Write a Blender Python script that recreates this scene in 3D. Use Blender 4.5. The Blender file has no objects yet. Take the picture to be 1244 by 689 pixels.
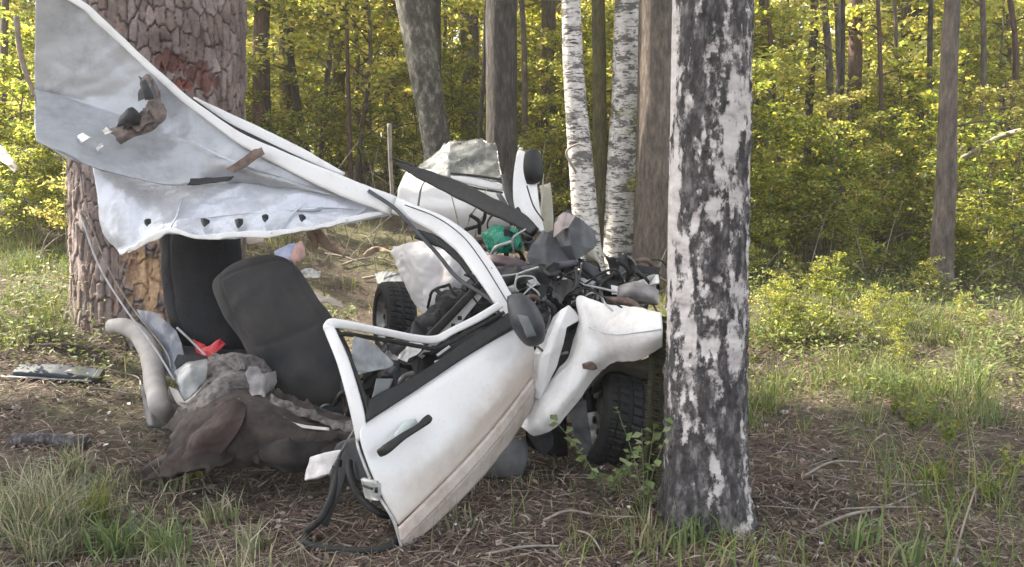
import bpy, math, random
import numpy as np
from mathutils import Vector
R = math.radians
rng = np.random.default_rng(7); random.seed(7)
S = bpy.context.scene
COL = S.collection

# ------------------------------------------------------------------ camera
FOC, TH, CZ = 1077.0, R(7.64), 1.5          # focal length in photo pixels, downward tilt, eye height
cam_d = bpy.data.cameras.new('camera'); cam = bpy.data.objects.new('camera', cam_d); COL.objects.link(cam)
cam.location = (0, 0, CZ); cam.rotation_euler = (R(90) - TH, 0, 0)
cam_d.sensor_width = 36; cam_d.lens = 36 * FOC / 1244; cam_d.clip_end = 1000; cam_d.clip_start = 0.05
S.camera = cam

# ------------------------------------------------------------------ sky and sun
SUN_EL, SUN_AZ = R(44), R(-66)               # azimuth from +Y towards +X: the sun stands behind the wood, to the left
w = bpy.data.worlds.new('World'); S.world = w; w.use_nodes = True
nt = w.node_tree; bg = nt.nodes['Background']; sky = nt.nodes.new('ShaderNodeTexSky')
sky.sky_type = 'NISHITA'; sky.sun_disc = False; sky.sun_elevation = SUN_EL; sky.sun_rotation = SUN_AZ
sky.air_density = 1.0; sky.dust_density = 3.0; sky.ozone_density = 0.6
hs = nt.nodes.new('ShaderNodeHueSaturation'); hs.inputs['Saturation'].default_value = .30        # sky made less blue, a white balance for the shade
nt.links.new(sky.outputs[0], hs.inputs['Color']); nt.links.new(hs.outputs[0], bg.inputs[0]); bg.inputs[1].default_value = 0.15
sd = bpy.data.lights.new('sun', 'SUN'); sd.energy = 5.0; sd.angle = R(0.6); sd.color = (1, 0.90, 0.70)
sun = bpy.data.objects.new('sun', sd); COL.objects.link(sun)
sdir = Vector((math.sin(SUN_AZ) * math.cos(SUN_EL), math.cos(SUN_AZ) * math.cos(SUN_EL), math.sin(SUN_EL)))
sun.rotation_euler = sdir.to_track_quat('Z', 'Y').to_euler(); sun.location = sdir * 60
S.view_settings.view_transform = 'Standard'; S.view_settings.look = 'None'
S.view_settings.exposure = 1.9; S.view_settings.gamma = 1
S.render.engine = 'CYCLES'; S.cycles.use_denoising = True
S.cycles.max_bounces = 6; S.cycles.diffuse_bounces = 4; S.cycles.transparent_max_bounces = 8

# ------------------------------------------------------------------ noise
def _h(ix, iy, iz, s):
    n = (ix.astype(np.int64) * 374761393 + iy.astype(np.int64) * 668265263 + iz.astype(np.int64) * 2147483647 + s * 1274126177) & 0xffffffff
    n = ((n ^ (n >> 13)) * 1274126177) & 0xffffffff
    n = ((n ^ (n >> 16)) * 2246822519) & 0xffffffff
    return ((n ^ (n >> 15)) & 0xffffff) / float(0xffffff)
def vnoise(p, s=0):
    p = np.asarray(p, float); i = np.floor(p).astype(np.int64); f = p - i; f = f * f * (3 - 2 * f)
    x, y, z = i[..., 0], i[..., 1], i[..., 2]; fx, fy, fz = f[..., 0], f[..., 1], f[..., 2]
    def L(a, b, t): return a + (b - a) * t
    return L(L(L(_h(x, y, z, s), _h(x+1, y, z, s), fx), L(_h(x, y+1, z, s), _h(x+1, y+1, z, s), fx), fy),
             L(L(_h(x, y, z+1, s), _h(x+1, y, z+1, s), fx), L(_h(x, y+1, z+1, s), _h(x+1, y+1, z+1, s), fx), fy), fz) * 2 - 1
def fbm(p, o=4, s=0):
    p = np.asarray(p, float); a = 0; k = 1.0; t = 0
    for i in range(o):
        a = a + k * vnoise(p * 2 ** i, s + i * 17); t += k; k *= .5
    return a / t
def sstep(a, b, x):
    t = np.clip((x - a) / (b - a), 0, 1); return t * t * (3 - 2 * t)

# ------------------------------------------------------------------ places
def H(x, y):                                  # height of the ground
    x = np.asarray(x, float); y = np.asarray(y, float)
    z = 0.30 * sstep(1.3, 3.4, -x) * sstep(3.0, 5.5, y) + 0.5 * sstep(4, 14, -x) * sstep(4, 12, y)
    z = z + 0.85 * sstep(6.6, 13.5, y) * (1 - sstep(.2, 1.6, x)) + .40 * sstep(8.5, 15, y) * sstep(.2, 1.6, x)
    z = z + 0.34 * sstep(.9, 3.2, x) * sstep(5.2, 10.5, y) + 0.2 * sstep(2.5, 7, x) * sstep(8, 13, y)
    q = np.stack([x * .8, y * .8, 0 * x], -1)
    z = z + 0.05 * vnoise(q, 3) + 0.022 * vnoise(q * 3.3, 5) + 0.25 * vnoise(q * .12, 9) * sstep(9, 25, np.hypot(x, y))
    return z
c_, s_ = math.cos(TH), math.sin(TH)
def ray(px, py):
    u = (px - 622) / FOC; v = (344.5 - py) / FOC
    return np.array([u, c_ + v * s_, -s_ + v * c_])
def P(px, py, Y):                             # the point seen at photo pixel (px, py), Y metres ahead
    d = ray(px, py); return np.array([0, 0, CZ]) + d * (Y / d[1])
def G(px, py, lift=0):                        # the point of the ground seen at a photo pixel
    d = ray(px, py); lo, hi = 1.5, 60.0; Y = lo
    while Y < hi:
        p = np.array([0, 0, CZ]) + d * (Y / d[1])
        if p[2] <= H(p[0], p[1]): break
        Y += 0.02
    return np.array([p[0], p[1], float(H(p[0], p[1])) + lift])

# ------------------------------------------------------------------ objects
WL = {}
def tag(o, label=None, cat=None, group=None, kind=None):
    if label: o['label'] = label
    if cat: o['category'] = cat
    if group: o['group'] = group
    if kind: o['kind'] = kind
    return o
def thing(name, loc, label, cat, group=None):
    o = bpy.data.objects.new(name, None); COL.objects.link(o); o.location = loc; o.empty_display_size = .1
    WL[o.name] = np.array(loc, float); return tag(o, label, cat, group)
def mesh_of(name, V, Fc, mat, smooth=True, col=None):
    V = np.asarray(V, np.float32); me = bpy.data.meshes.new(name)
    if isinstance(Fc, np.ndarray):
        n, k = Fc.shape
        me.vertices.add(len(V)); me.vertices.foreach_set('co', V.ravel())
        me.loops.add(n * k); me.loops.foreach_set('vertex_index', Fc.ravel().astype(np.int32))
        me.polygons.add(n); me.polygons.foreach_set('loop_start', np.arange(0, n * k, k, dtype=np.int32))
        me.update(calc_edges=True)
    else:
        me.from_pydata([tuple(map(float, v)) for v in V], [], [tuple(int(i) for i in f) for f in Fc]); me.update()
    me.polygons.foreach_set('use_smooth', np.full(len(me.polygons), smooth))
    if col is not None:
        c = np.ones((len(V), 4), np.float32); col = np.asarray(col, np.float32)
        if col.ndim == 1: col = col[:, None].repeat(3, 1)
        c[:, :3] = col
        a = me.color_attributes.new('Col', 'FLOAT_COLOR', 'POINT'); a.data.foreach_set('color', c.ravel())
    me.materials.append(mat); return me
def put(name, V, Fc, mat, parent=None, origin=None, smooth=True, col=None):
    V = np.asarray(V, float)
    if origin is None:
        origin = np.array([V[:, 0].mean(), V[:, 1].mean(), V[:, 2].min()])
    origin = np.asarray(origin, float)
    me = mesh_of(name, V - origin, Fc, mat, smooth, col)
    o = bpy.data.objects.new(name, me); COL.objects.link(o); WL[o.name] = origin
    if parent is not None:
        o.parent = parent; o.location = origin - WL[parent.name]
    else: o.location = origin
    return o
def solid(o, t, off=0):
    m = o.modifiers.new('thickness', 'SOLIDIFY'); m.thickness = t; m.offset = off; return o

def cr(pts, n):                               # Catmull-Rom through pts (k, ...) -> n samples
    pts = np.asarray(pts, float); k = len(pts)
    if k == 1: return np.repeat(pts, n, 0)
    e = np.concatenate([[2 * pts[0] - pts[1]], pts, [2 * pts[-1] - pts[-2]]])
    t = np.linspace(0, k - 1, n); i = np.minimum(t.astype(int), k - 2); f = (t - i).reshape((-1,) + (1,) * (pts.ndim - 1))
    a, b, c, d = e[i], e[i+1], e[i+2], e[i+3]
    return .5 * (2*b + (c - a) * f + (2*a - 5*b + 4*c - d) * f**2 + (3*b - a - 3*c + d) * f**3)
def gridfaces(nr, nc, close=False):
    r = np.arange(nr - 1)[:, None]; c = np.arange(nc if close else nc - 1)[None, :]
    a = r * nc + c; b = r * nc + (c + 1) % nc
    return np.stack([a, b, b + nc, a + nc], -1).reshape(-1, 4)
def normals(Gd):
    du = np.gradient(Gd, axis=1); dv = np.gradient(Gd, axis=0); n = np.cross(du, dv)
    return n / (np.linalg.norm(n, axis=-1, keepdims=True) + 1e-9)
def linr(p, n):
    p = np.asarray(p, float); t = np.linspace(0, len(p) - 1, n); i = np.minimum(t.astype(int), len(p) - 2); f = (t - i)[:, None, None] if p.ndim == 3 else (t - i)[:, None]
    return p[i] * (1 - f) + p[i + 1] * f
def surf(rows, nu, nv, lin=0):
    W = np.array([[P(*q) for q in r] for r in rows])
    c = linr if lin else cr
    A = np.stack([c(r, nu) for r in W]); return c(A, nv)
def ridg(p, f, s):                            # sheet metal creases: straight folds in a few directions
    r_ = np.random.default_rng(s); wv = np.stack([vnoise(p * f * .5, s + i) for i in range(3)], -1) / f; q = p + wv * .9; t = 0
    for i, a in enumerate((1., .6, .4, .22)):
        d = r_.normal(size=3); d /= np.linalg.norm(d); ph = (q @ d) * f * (.55 + .55 * i) + r_.random() * 7
        t = t + a * (np.abs((ph % 1) * 2 - 1) * 2 - 1) * (.35 + .65 * np.abs(vnoise(p * f * .6, s + 20 + i)) * 1.6)
    return t * .55
SEED = [100]
def loft(name, rows, mat, parent, nu=40, nv=24, thick=.003, crum=(0, 4), jag=0, lin=0, fine=(0, 9), **k):
    Gd = surf(rows, nu, nv, lin); SEED[0] += 1; s = SEED[0]
    if crum[0]: Gd = Gd + normals(Gd) * (ridg(Gd, crum[1], s)[..., None]) * crum[0]
    if fine[0]: Gd = Gd + normals(Gd) * (ridg(Gd, fine[1], s + 7)[..., None]) * fine[0]
    if jag:
        e = vnoise(Gd * 30, s + 50)[..., None] * jag
        Gd[0] += (Gd[0] - Gd[1]) / np.linalg.norm(Gd[0] - Gd[1], axis=-1, keepdims=True).clip(1e-4) * e[0]
        Gd[-1] += (Gd[-1] - Gd[-2]) / np.linalg.norm(Gd[-1] - Gd[-2], axis=-1, keepdims=True).clip(1e-4) * e[-1]
        Gd[:, 0] += (Gd[:, 0] - Gd[:, 1]) / np.linalg.norm(Gd[:, 0] - Gd[:, 1], axis=-1, keepdims=True).clip(1e-4) * e[:, 0]
    o = put(name, Gd.reshape(-1, 3), gridfaces(nv, nu), mat, parent, **k)
    if thick: solid(o, thick)
    return o
def pillow(name, rows, mat, parent, t=.06, nu=28, nv=24, pw=4, crum=(.004, 9), groove=0, **k):
    Gd = surf(rows, nu, nv); n = normals(Gd); SEED[0] += 1
    u = np.abs(np.linspace(-1, 1, nu))[None, :]; v = np.abs(np.linspace(-1, 1, nv))[:, None]
    f = ((1 - u**pw) * (1 - v**pw)).clip(0) ** (1 / 2.2)
    if groove: f = f - groove * (np.exp(-((u - .60) / .028) ** 2) * (v < .9) + np.exp(-((v - .72) / .03) ** 2) * (u < .60) * (np.linspace(-1, 1, nv)[:, None] < 0) + .6 * np.exp(-((np.linspace(-1, 1, nv)[:, None] - .1) / .03) ** 2) * (u < .6))
    d = (f * t)[..., None]; cz = (fbm(Gd * crum[1], 3, SEED[0]) * crum[0])[..., None] * (f[..., None] > 0)
    A = Gd + n * (d + cz); B = Gd - n * (d + cz); q = gridfaces(nv, nu); N = nu * nv
    return put(name, np.concatenate([A.reshape(-1, 3), B.reshape(-1, 3)]), np.concatenate([q, q[:, ::-1] + N]), mat, parent, **k)
def frames(p):
    t = np.gradient(p, axis=0); t /= np.linalg.norm(t, axis=1, keepdims=True) + 1e-9
    return t
def section(pts3, w, h, up=(0, -1, .15), n=None, sides=12, p=5.0):
    n = n or max(2, len(pts3) * 6); c = cr(pts3, n); t = frames(c)
    up = np.asarray(up, float); sd_ = np.cross(t, up); sd_ /= np.linalg.norm(sd_, axis=1, keepdims=True) + 1e-9
    u2 = np.cross(sd_, t)
    W = cr(np.atleast_1d(np.array(w, float) if np.ndim(w) else np.array([w, w], float)), n); Hh = cr(np.array(h, float) if np.ndim(h) else np.array([h, h], float), n)
    a = np.linspace(0, 2 * np.pi, sides, endpoint=False) + np.pi / sides
    ca, sa = np.cos(a), np.sin(a); e = 2 / p
    cx = np.sign(ca) * np.abs(ca) ** e; sy = np.sign(sa) * np.abs(sa) ** e
    V = c[:, None] + sd_[:, None] * (cx[None, :, None] * W[:, None, None] / 2) + u2[:, None] * (sy[None, :, None] * Hh[:, None, None] / 2)
    V = V.reshape(-1, 3); Fq = gridfaces(n, sides, True)
    F_ = [tuple(f) for f in Fq] + [tuple(range(sides))[::-1], tuple(range((n - 1) * sides, n * sides))]
    return V, F_
def bar(name, pp, w, h, mat, parent, world=False, p=5.0, sides=12, up=(0, -1, .15), n=None, dent=0, **k):
    pts = pp if world else [P(*q) for q in pp]
    V, F_ = section(np.array(pts), w, h, up, n, sides, p)
    if dent:
        SEED[0] += 1; V = V + np.stack([fbm(V * 14, 3, SEED[0] + i) for i in range(3)], -1) * dent
    return put(name, V, F_, mat, parent, **k)
def tube(name, pp, r, mat, parent, world=False, sides=7, **k):
    rr = [2 * x for x in r] if np.ndim(r) else 2 * r
    return bar(name, pp, rr, rr, mat, parent, world, p=2.0, sides=sides, up=(.13, .31, .94) , **k)
def join(parts):
    V, F_, o = [], [], 0
    for v, f in parts:
        V.append(v); F_ += [tuple(int(i) + o for i in q) for q in f]; o += len(v)
    return np.concatenate(V), F_

# ------------------------------------------------------------------ materials
class M:
    def __init__(s, name):
        s.m = bpy.data.materials.new(name); s.m.use_nodes = True; s.t = s.m.node_tree
        s.b = s.t.nodes['Principled BSDF']; s.out = s.t.nodes['Material Output']
    def n(s, ty, **kw):
        x = s.t.nodes.new(ty)
        for k, v in kw.items():
            if k.startswith('i_'): x.inputs[k[2:].replace('_', ' ')].default_value = v
            else: setattr(x, k, v)
        return x
    def l(s, a, b): s.t.links.new(a, b)
    def coord(s, scale=(1, 1, 1)):
        c = s.n('ShaderNodeTexCoord'); mp = s.n('ShaderNodeMapping'); mp.inputs['Scale'].default_value = scale
        s.l(c.outputs['Object'], mp.inputs[0]); return mp.outputs[0]
    def noise(s, sc, det=4, vec=None, scale=(1, 1, 1), rough=.55):
        x = s.n('ShaderNodeTexNoise'); x.inputs['Scale'].default_value = sc; x.inputs['Detail'].default_value = det
        x.inputs['Roughness'].default_value = rough
        s.l(vec or s.coord(scale), x.inputs['Vector']); return x.outputs['Fac']
    def ramp(s, fac, stops):
        x = s.n('ShaderNodeValToRGB'); e = x.color_ramp.elements
        while len(e) < len(stops): e.new(.5)
        for q, (p, c) in zip(e, stops):
            q.position = p; q.color = (*c, 1) if len(c) == 3 else c
        s.l(fac, x.inputs[0]); return x.outputs[0]
    def mix(s, f, a, b, mode='MIX'):
        x = s.n('ShaderNodeMix', data_type='RGBA', blend_type=mode)
        for sock, v in ((x.inputs[0], f), (x.inputs[6], a), (x.inputs[7], b)):
            if isinstance(v, (int, float)): sock.default_value = v
            elif isinstance(v, tuple): sock.default_value = (*v, 1)
            else: s.l(v, sock)
        return x.outputs[2]
    def math(s, op, a, b=0.0):
        x = s.n('ShaderNodeMath', operation=op)
        for sock, v in ((x.inputs[0], a), (x.inputs[1], b)):
            if isinstance(v, (int, float)): sock.default_value = v
            else: s.l(v, sock)
        return x.outputs[0]
    def color(s, c):
        if isinstance(c, tuple): s.b.inputs['Base Color'].default_value = (*c, 1)
        else: s.l(c, s.b.inputs['Base Color'])
        return s
    def bump(s, h, st=.5, d=.01):
        x = s.n('ShaderNodeBump'); x.inputs['Strength'].default_value = st; x.inputs['Distance'].default_value = d
        s.l(h, x.inputs['Height']); s.l(x.outputs[0], s.b.inputs['Normal']); return s
    def set(s, **kw):
        for k, v in kw.items(): s.b.inputs[k.replace('_', ' ')].default_value = v
        return s
    def att(s):
        x = s.n('ShaderNodeAttribute', attribute_name='Col'); return x.outputs['Color']

def paint(name, base, dirt, lo=.5, hi=.68, rough=.33, coat=.5, met=0):
    m = M(name); f = m.ramp(m.noise(5, 10, rough=.76), [(lo, (0, 0, 0)), (hi, (1, 1, 1))])
    f2 = m.ramp(m.noise(75, 3), [(.64, (0, 0, 0)), (.72, (1, 1, 1))])
    c = m.mix(m.math('MULTIPLY', f, .75), base, dirt); c = m.mix(m.math('MULTIPLY', f2, .22), c, (dirt[0]*.5, dirt[1]*.5, dirt[2]*.5)); m.color(c)
    m.l(m.math('ADD', m.math('MULTIPLY', f, .4), rough), m.b.inputs['Roughness'])
    m.set(Coat_Weight=coat, Coat_Roughness=.12, Metallic=met); m.bump(m.noise(9, 5), .25, .01); return m.m
def plain(name, a, b, sc=20, rough=.7, bump=.3, bd=.004, met=0, scale=(1, 1, 1), det=5, coat=0):
    m = M(name); nz = m.noise(sc, det, scale=scale); m.color(m.ramp(nz, [(.33, a), (.67, b)]))
    m.set(Roughness=rough, Metallic=met, Coat_Weight=coat); m.bump(nz, bump, bd); return m.m
white = paint('white car paint', (.70, .685, .68), (.46, .40, .36), .50, .80, .26, .8)
dm = M('door paint with dust and painted ground bounce'); da = dm.att(); dn = dm.noise(4, 8, rough=.7)
dmask = dm.ramp(dm.math('ADD', da, dm.math('MULTIPLY', dm.math('SUBTRACT', dn, .5), .9)), [(.45, (0, 0, 0)), (.85, (1, 1, 1))])  # beige low on the door: dust plus ground reflection put into the colour
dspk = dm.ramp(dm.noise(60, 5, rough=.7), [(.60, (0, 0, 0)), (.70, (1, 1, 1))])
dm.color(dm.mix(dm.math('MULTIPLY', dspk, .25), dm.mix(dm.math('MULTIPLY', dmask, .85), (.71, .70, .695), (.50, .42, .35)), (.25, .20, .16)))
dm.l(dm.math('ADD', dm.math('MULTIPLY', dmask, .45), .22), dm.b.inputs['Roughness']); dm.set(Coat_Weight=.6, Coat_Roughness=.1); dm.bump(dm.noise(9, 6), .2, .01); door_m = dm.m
white_dusty = paint('dusty white paint', (.54, .48, .44), (.34, .26, .21), .42, .62, .5, .15)
white_inner = paint('bare inner roof skin', (.52, .54, .60), (.24, .24, .25), .46, .72, .26, .4, .25)
roof_grey = paint('grey roof skin', (.40, .41, .44), (.20, .205, .21), .44, .72, .30, .35, .25)  # even grey, darker than the inner skin
black_pl = plain('black plastic', (.007, .007, .008), (.020, .019, .020), 30, .55, .25)
rubber = plain('black rubber', (.008, .008, .009), (.022, .021, .021), 25, .8, .4)
dark_grey = plain('charcoal plastic', (.024, .026, .030), (.060, .062, .070), 12, .45, .3)
seat_cloth = plain('dark seat cloth', (.014, .015, .018), (.046, .042, .040), 4, .92, .5, .002)
seat_side = plain('black seat cloth', (.009, .010, .014), (.020, .020, .023), 90, .95, .4, .002)
carpet = plain('muddy brown carpet', (.018, .013, .011), (.060, .046, .041), 12, .95, .7, .01, det=12)
carpet_grey = plain('dusty grey felt', (.045, .038, .037), (.20, .178, .172), 24, .95, 1.0, .02, det=12)
steel = plain('scraped steel', (.10, .10, .10), (.42, .41, .40), 14, .45, .4, met=.7)
rust = plain('rusty metal', (.07, .045, .035), (.20, .14, .11), 22, .8, .5)
alu = plain('dull aluminium', (.30, .30, .29), (.55, .54, .52), 18, .5, .4, met=.3)
hose_grey = plain('dusty beige plastic tube', (.27, .24, .22), (.42, .39, .37), 7, .7, .35, det=7)
airbag_m = plain('white airbag cloth', (.60, .56, .56), (.74, .72, .72), 4, .85, .3, .004)
red_m = plain('red plastic', (.45, .01, .02), (.62, .02, .03), 12, .35, .2)
blue_box = plain('blue grey plastic', (.014, .021, .036), (.034, .045, .068), 8, .6, .2)
stone_m = plain('pale stone', (.34, .32, .29), (.60, .57, .53), 20, .85, .5)
cream = paint('cream grey panel', (.42, .40, .34), (.30, .27, .20), .4, .6, .6, 0)
rag_blue = plain('pale blue cloth', (.30, .34, .50), (.50, .53, .66), 9, .9, .3)
rag_pink = plain('pink cloth', (.45, .25, .23), (.62, .42, .38), 9, .9, .3)
wood_raw = plain('broken pale wood', (.12, .075, .05), (.34, .25, .19), 9, .85, .6, .01, scale=(1, 1, .15), det=8)
twig_m = plain('grey dry twig', (.16, .13, .11), (.34, .30, .26), 15, .9, .5)
wire_m = plain('pale wire', (.30, .29, .28), (.5, .5, .5), 15, .5, .1)
def glassy(name, col, rough, alpha, tr=.5):
    m = M(name); nz = m.noise(16, 6); m.color(m.ramp(nz, [(.35, tuple(c * .6 for c in col)), (.65, col)]))
    m.set(Roughness=rough, Transmission_Weight=tr, IOR=1.45); m.bump(nz, .5, .01)
    m.l(m.ramp(m.noise(9, 6), [(.3, (alpha * .75,) * 3), (.7, (min(1, alpha * 1.25),) * 3)]), m.b.inputs['Alpha']); return m.m
green_bag = glassy('green plastic bag', (.01, .34, .22), .2, .9, .3)
clear_pl = glassy('clear scuffed plastic', (.42, .44, .45), .4, .6, .3)
crazed = glassy('crazed windscreen glass', (.20, .215, .22), .3, .55, .4)

def leafmat(name, mul, tr, trf=.5, rough=.55):
    m = M(name); a = m.att(); m.color(m.mix(1.0, a, mul, 'MULTIPLY')); m.set(Roughness=rough)
    m.b.inputs['Specular IOR Level'].default_value = .3
    t = m.n('ShaderNodeBsdfTranslucent'); m.l(m.mix(1.0, a, tr, 'MULTIPLY'), t.inputs[0])
    x = m.n('ShaderNodeMixShader'); x.inputs[0].default_value = trf
    m.l(m.b.outputs[0], x.inputs[1]); m.l(t.outputs[0], x.inputs[2]); m.l(x.outputs[0], m.out.inputs[0]); return m.m
leaf_m = leafmat('young green leaves', (1, 1, 1), (2.75, 2.6, 1.75), .62)
grass_m = leafmat('grass blades', (1, 1, 1), (1.5, 1.5, 1.0), .3)
litter_m = leafmat('dry litter', (1, 1, 1), (1, .9, .7), .12, .8)
needle_m = leafmat('dark crown leaves', (1, 1, 1), (1.6, 1.8, .9), .35)

# ground
gm = M('forest floor'); n1 = gm.noise(1.3, 5); n2 = gm.noise(24, 8, rough=.7)
c1 = gm.ramp(n2, [(.28, (.02, .013, .011)), (.5, (.058, .040, .033)), (.72, (.15, .115, .095))])
c2 = gm.ramp(n2, [(.3, (.05, .05, .025)), (.7, (.17, .16, .09))])
gm.color(gm.mix(gm.ramp(n1, [(.45, (0, 0, 0)), (.62, (1, 1, 1))]), c1, c2)); gm.set(Roughness=.95)
gm.bump(gm.noise(60, 6, rough=.7), .9, .02); ground_m = gm.m

# birch bark by attribute (near tree)
bm_ = M('old birch bark'); a = bm_.att(); fn = bm_.noise(34, 9, scale=(1, 1, .7), rough=.8)
msk = bm_.ramp(bm_.math('ADD', a, bm_.math('MULTIPLY', bm_.math('SUBTRACT', fn, .5), .95)), [(.455, (0, 0, 0)), (.545, (1, 1, 1))])
wc = bm_.ramp(bm_.noise(11, 6, scale=(1, 1, 2.2)), [(.30, (.30, .27, .26)), (.45, (.48, .44, .43)), (.7, (.66, .62, .60))])
bc = bm_.ramp(bm_.noise(30, 8, scale=(1, 1, .4), rough=.7), [(.3, (.02, .018, .02)), (.5, (.07, .063, .065)), (.68, (.26, .24, .24))])
bm_.color(bm_.mix(msk, bc, wc)); bm_.set(Roughness=.85)
bm_.bump(bm_.math('ADD', bm_.math('MULTIPLY', bm_.noise(42, 8, scale=(1, 1, .35), rough=.7), bm_.math('SUBTRACT', 1.3, msk)), bm_.math('MULTIPLY', msk, .4)), .9, .02)
birch_near = bm_.m
# slender birch bark
bm2 = M('birch bark'); z1 = bm2.noise(9, 4, scale=(.8, .8, 4.5), rough=.6); z2 = bm2.noise(4.5, 7, scale=(1, 1, 2.6), rough=.75)
k1 = bm2.ramp(z1, [(.56, (0, 0, 0)), (.62, (1, 1, 1))]); k2 = bm2.ramp(z2, [(.50, (0, 0, 0)), (.55, (1, 1, 1))])
wc2 = bm2.ramp(bm2.noise(18, 5), [(.3, (.45, .42, .42)), (.6, (.70, .67, .66))])
bm2.color(bm2.mix(bm2.math('MAXIMUM', k1, bm2.math('MULTIPLY', k2, .85)), wc2, (.055, .05, .05))); bm2.set(Roughness=.8); bm2.bump(z1, .5, .01)
birch_thin = bm2.m
def bark(name, a, b, c=None, sc=26, zs=.26):
    m = M(name); nz = m.noise(sc, 8, scale=(1, 1, zs), rough=.7); st = [(.3, a), (.68, b)]
    if c: st = [(.28, a), (.5, b), (.75, c)]
    big = m.noise(5, 5, scale=(1, 1, .5), rough=.7)
    m.color(m.mix(1.0, m.ramp(nz, st), m.ramp(big, [(.3, (.55, .55, .58)), (.7, (1.5, 1.5, 1.4))]), 'MULTIPLY')); m.set(Roughness=.95); m.bump(nz, 1, .04); return m.m
bark_grey = bark('grey brown ridged bark', (.045, .037, .034), (.13, .106, .096), (.24, .20, .18))
bark_dark = bark('dark ridged bark', (.014, .012, .013), (.055, .048, .050), (.14, .12, .125))
bark_red = bark('reddish bark', (.032, .02, .018), (.11, .07, .06), (.20, .135, .115))
bark_lichen = bark('lichen covered bark', (.03, .028, .027), (.10, .095, .09), (.40, .39, .37), sc=13, zs=.6)
bark_moss = bark('mossy bark', (.035, .03, .02), (.10, .09, .045), (.17, .145, .08))
pm = M('pine bark plates'); a = pm.att(); n_ = pm.noise(46, 8, rough=.7)
pm.color(pm.mix(.55, a, pm.mix(1.0, a, pm.ramp(n_, [(.3, (.45, .42, .42)), (.7, (1.5, 1.45, 1.45))]), 'MULTIPLY'))); pm.set(Roughness=.92)
pm.bump(n_, .7, .012); pine_m = pm.m

# ================================================================== THE GROUND
n = 420
t_ = np.linspace(-1, 1, n); gx = np.sinh(t_ * 6.2) / np.sinh(6.2) * 220
gy = np.sinh(t_ * 6.2) / np.sinh(6.2) * 220 + 5
X, Y_ = np.meshgrid(gx, gy); Zg = H(X, Y_) + .012 * fbm(np.stack([X * 9, Y_ * 9, X * 0], -1), 3, 4)
ground = put('ground', np.stack([X, Y_, Zg], -1).reshape(-1, 3), gridfaces(n, n), ground_m, origin=(0, 0, 0))
tag(ground, 'brown forest floor of soil, needles and dead leaves under the trees', None, None, 'structure')

# ================================================================== LEAVES
def kites(C, size, D, up, colr, wid=.62):
    """one kite shaped leaf per centre C along D; up gives its face"""
    N = len(C); D = D / (np.linalg.norm(D, axis=1, keepdims=True) + 1e-9); W = np.cross(D, up); W /= np.linalg.norm(W, axis=1, keepdims=True) + 1e-9
    s = size[:, None]; nn = np.cross(W, D)
    V = np.stack([C - D * s * .5, C + W * s * wid * .5 - D * s * .05 + nn * s * .08, C + D * s * .5, C - W * s * wid * .5 - D * s * .05 + nn * s * .08], 1).reshape(-1, 3)
    return V, (np.arange(N)[:, None] * 4 + np.arange(4)[None, :]), np.repeat(colr, 4, 0)
def palette(N, cols, jit=.38, r=None):
    r = r or rng; c = np.array(cols)[r.integers(0, len(cols), N)]
    return c * (1 + (r.random((N, 1)) - .5) * 2 * jit) * (1 + (r.random((N, 3)) - .5) * .15)
YG = [(.17, .20, .045), (.22, .235, .05), (.12, .155, .04), (.28, .265, .07), (.13, .17, .065)]
DG = [(.07, .10, .03), (.09, .12, .035), (.12, .13, .05), (.15, .13, .06)]
YB = [(.27, .265, .10), (.24, .235, .08), (.31, .28, .14), (.19, .20, .08)]
def rdir(N): 
    v = rng.normal(size=(N, 3)); return v / np.linalg.norm(v, axis=1, keepdims=True)
def sapling_meshes(h, rad, nl, cols, ls, seed, low=.1):
    """stem + branch mesh, and leaf mesh, of a young tree standing at the origin"""
    r = random.Random(seed); parts = []; pts = [(0, 0, -.05)]; x = y = 0
    for i in range(1, 7):
        x += r.uniform(-.06, .06) * h * .5; y += r.uniform(-.06, .06) * h * .5; pts.append((x, y, h * i / 6))
    sp = cr(pts, 40); parts.append(section(np.array(pts), [.012 * h, .004 * h], [.012 * h, .004 * h], up=(.1, .9, .1), n=14, sides=5, p=2))
    cl = []
    nb = int(16 + h * 4)
    for b in range(nb):
        f = low + (1 - low) * (b + r.random()) / nb; o = sp[min(39, int(f * 39))]; a = r.random() * 6.28; ln = rad * (1.15 - .75 * f) * r.uniform(.6, 1.1)
        d = np.array([math.cos(a), math.sin(a), r.uniform(.05, .7)]); e = o + d * ln
        m = (o + e) / 2 + np.array([0, 0, .06 * ln]); parts.append(section(np.array([o, m, e]), [.009 * h ** .5, .003], [.009 * h ** .5, .003], up=(.1, .2, .95), n=5, sides=3, p=2))
        for q in range(6): 
            tt = .3 + .7 * q / 5; cl.append((o + (e - o) * tt + np.array([0, 0, .12 * ln * (1 - abs(2 * tt - 1)) - .1 * ln * tt]), .10 + .16 * ln * r.random()))
    cl_c = np.array([c for c, _ in cl]); cl_r = np.array([q for _, q in cl]); wts = cl_r ** 1.3; wts /= wts.sum()
    k = rng.choice(len(cl), nl, p=wts); C = cl_c[k] + rdir(nl) * (rng.random((nl, 1)) ** .6) * cl_r[k][:, None] * np.array([1, 1, .55])
    D = rdir(nl) * [1, 1, .5] + [0, 0, -.15]; up = rdir(nl) * .75 + [0, 0, .9]
    tone = 1 + .3 * vnoise(C * 2.2, seed)
    V, Fq, cc = kites(C, ls * (.6 + .8 * rng.random(nl)), D, up, palette(nl, cols) * tone[:, None])
    sv, sf = join(parts)
    return sv, sf, V, Fq, cc
SAP = []
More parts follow.
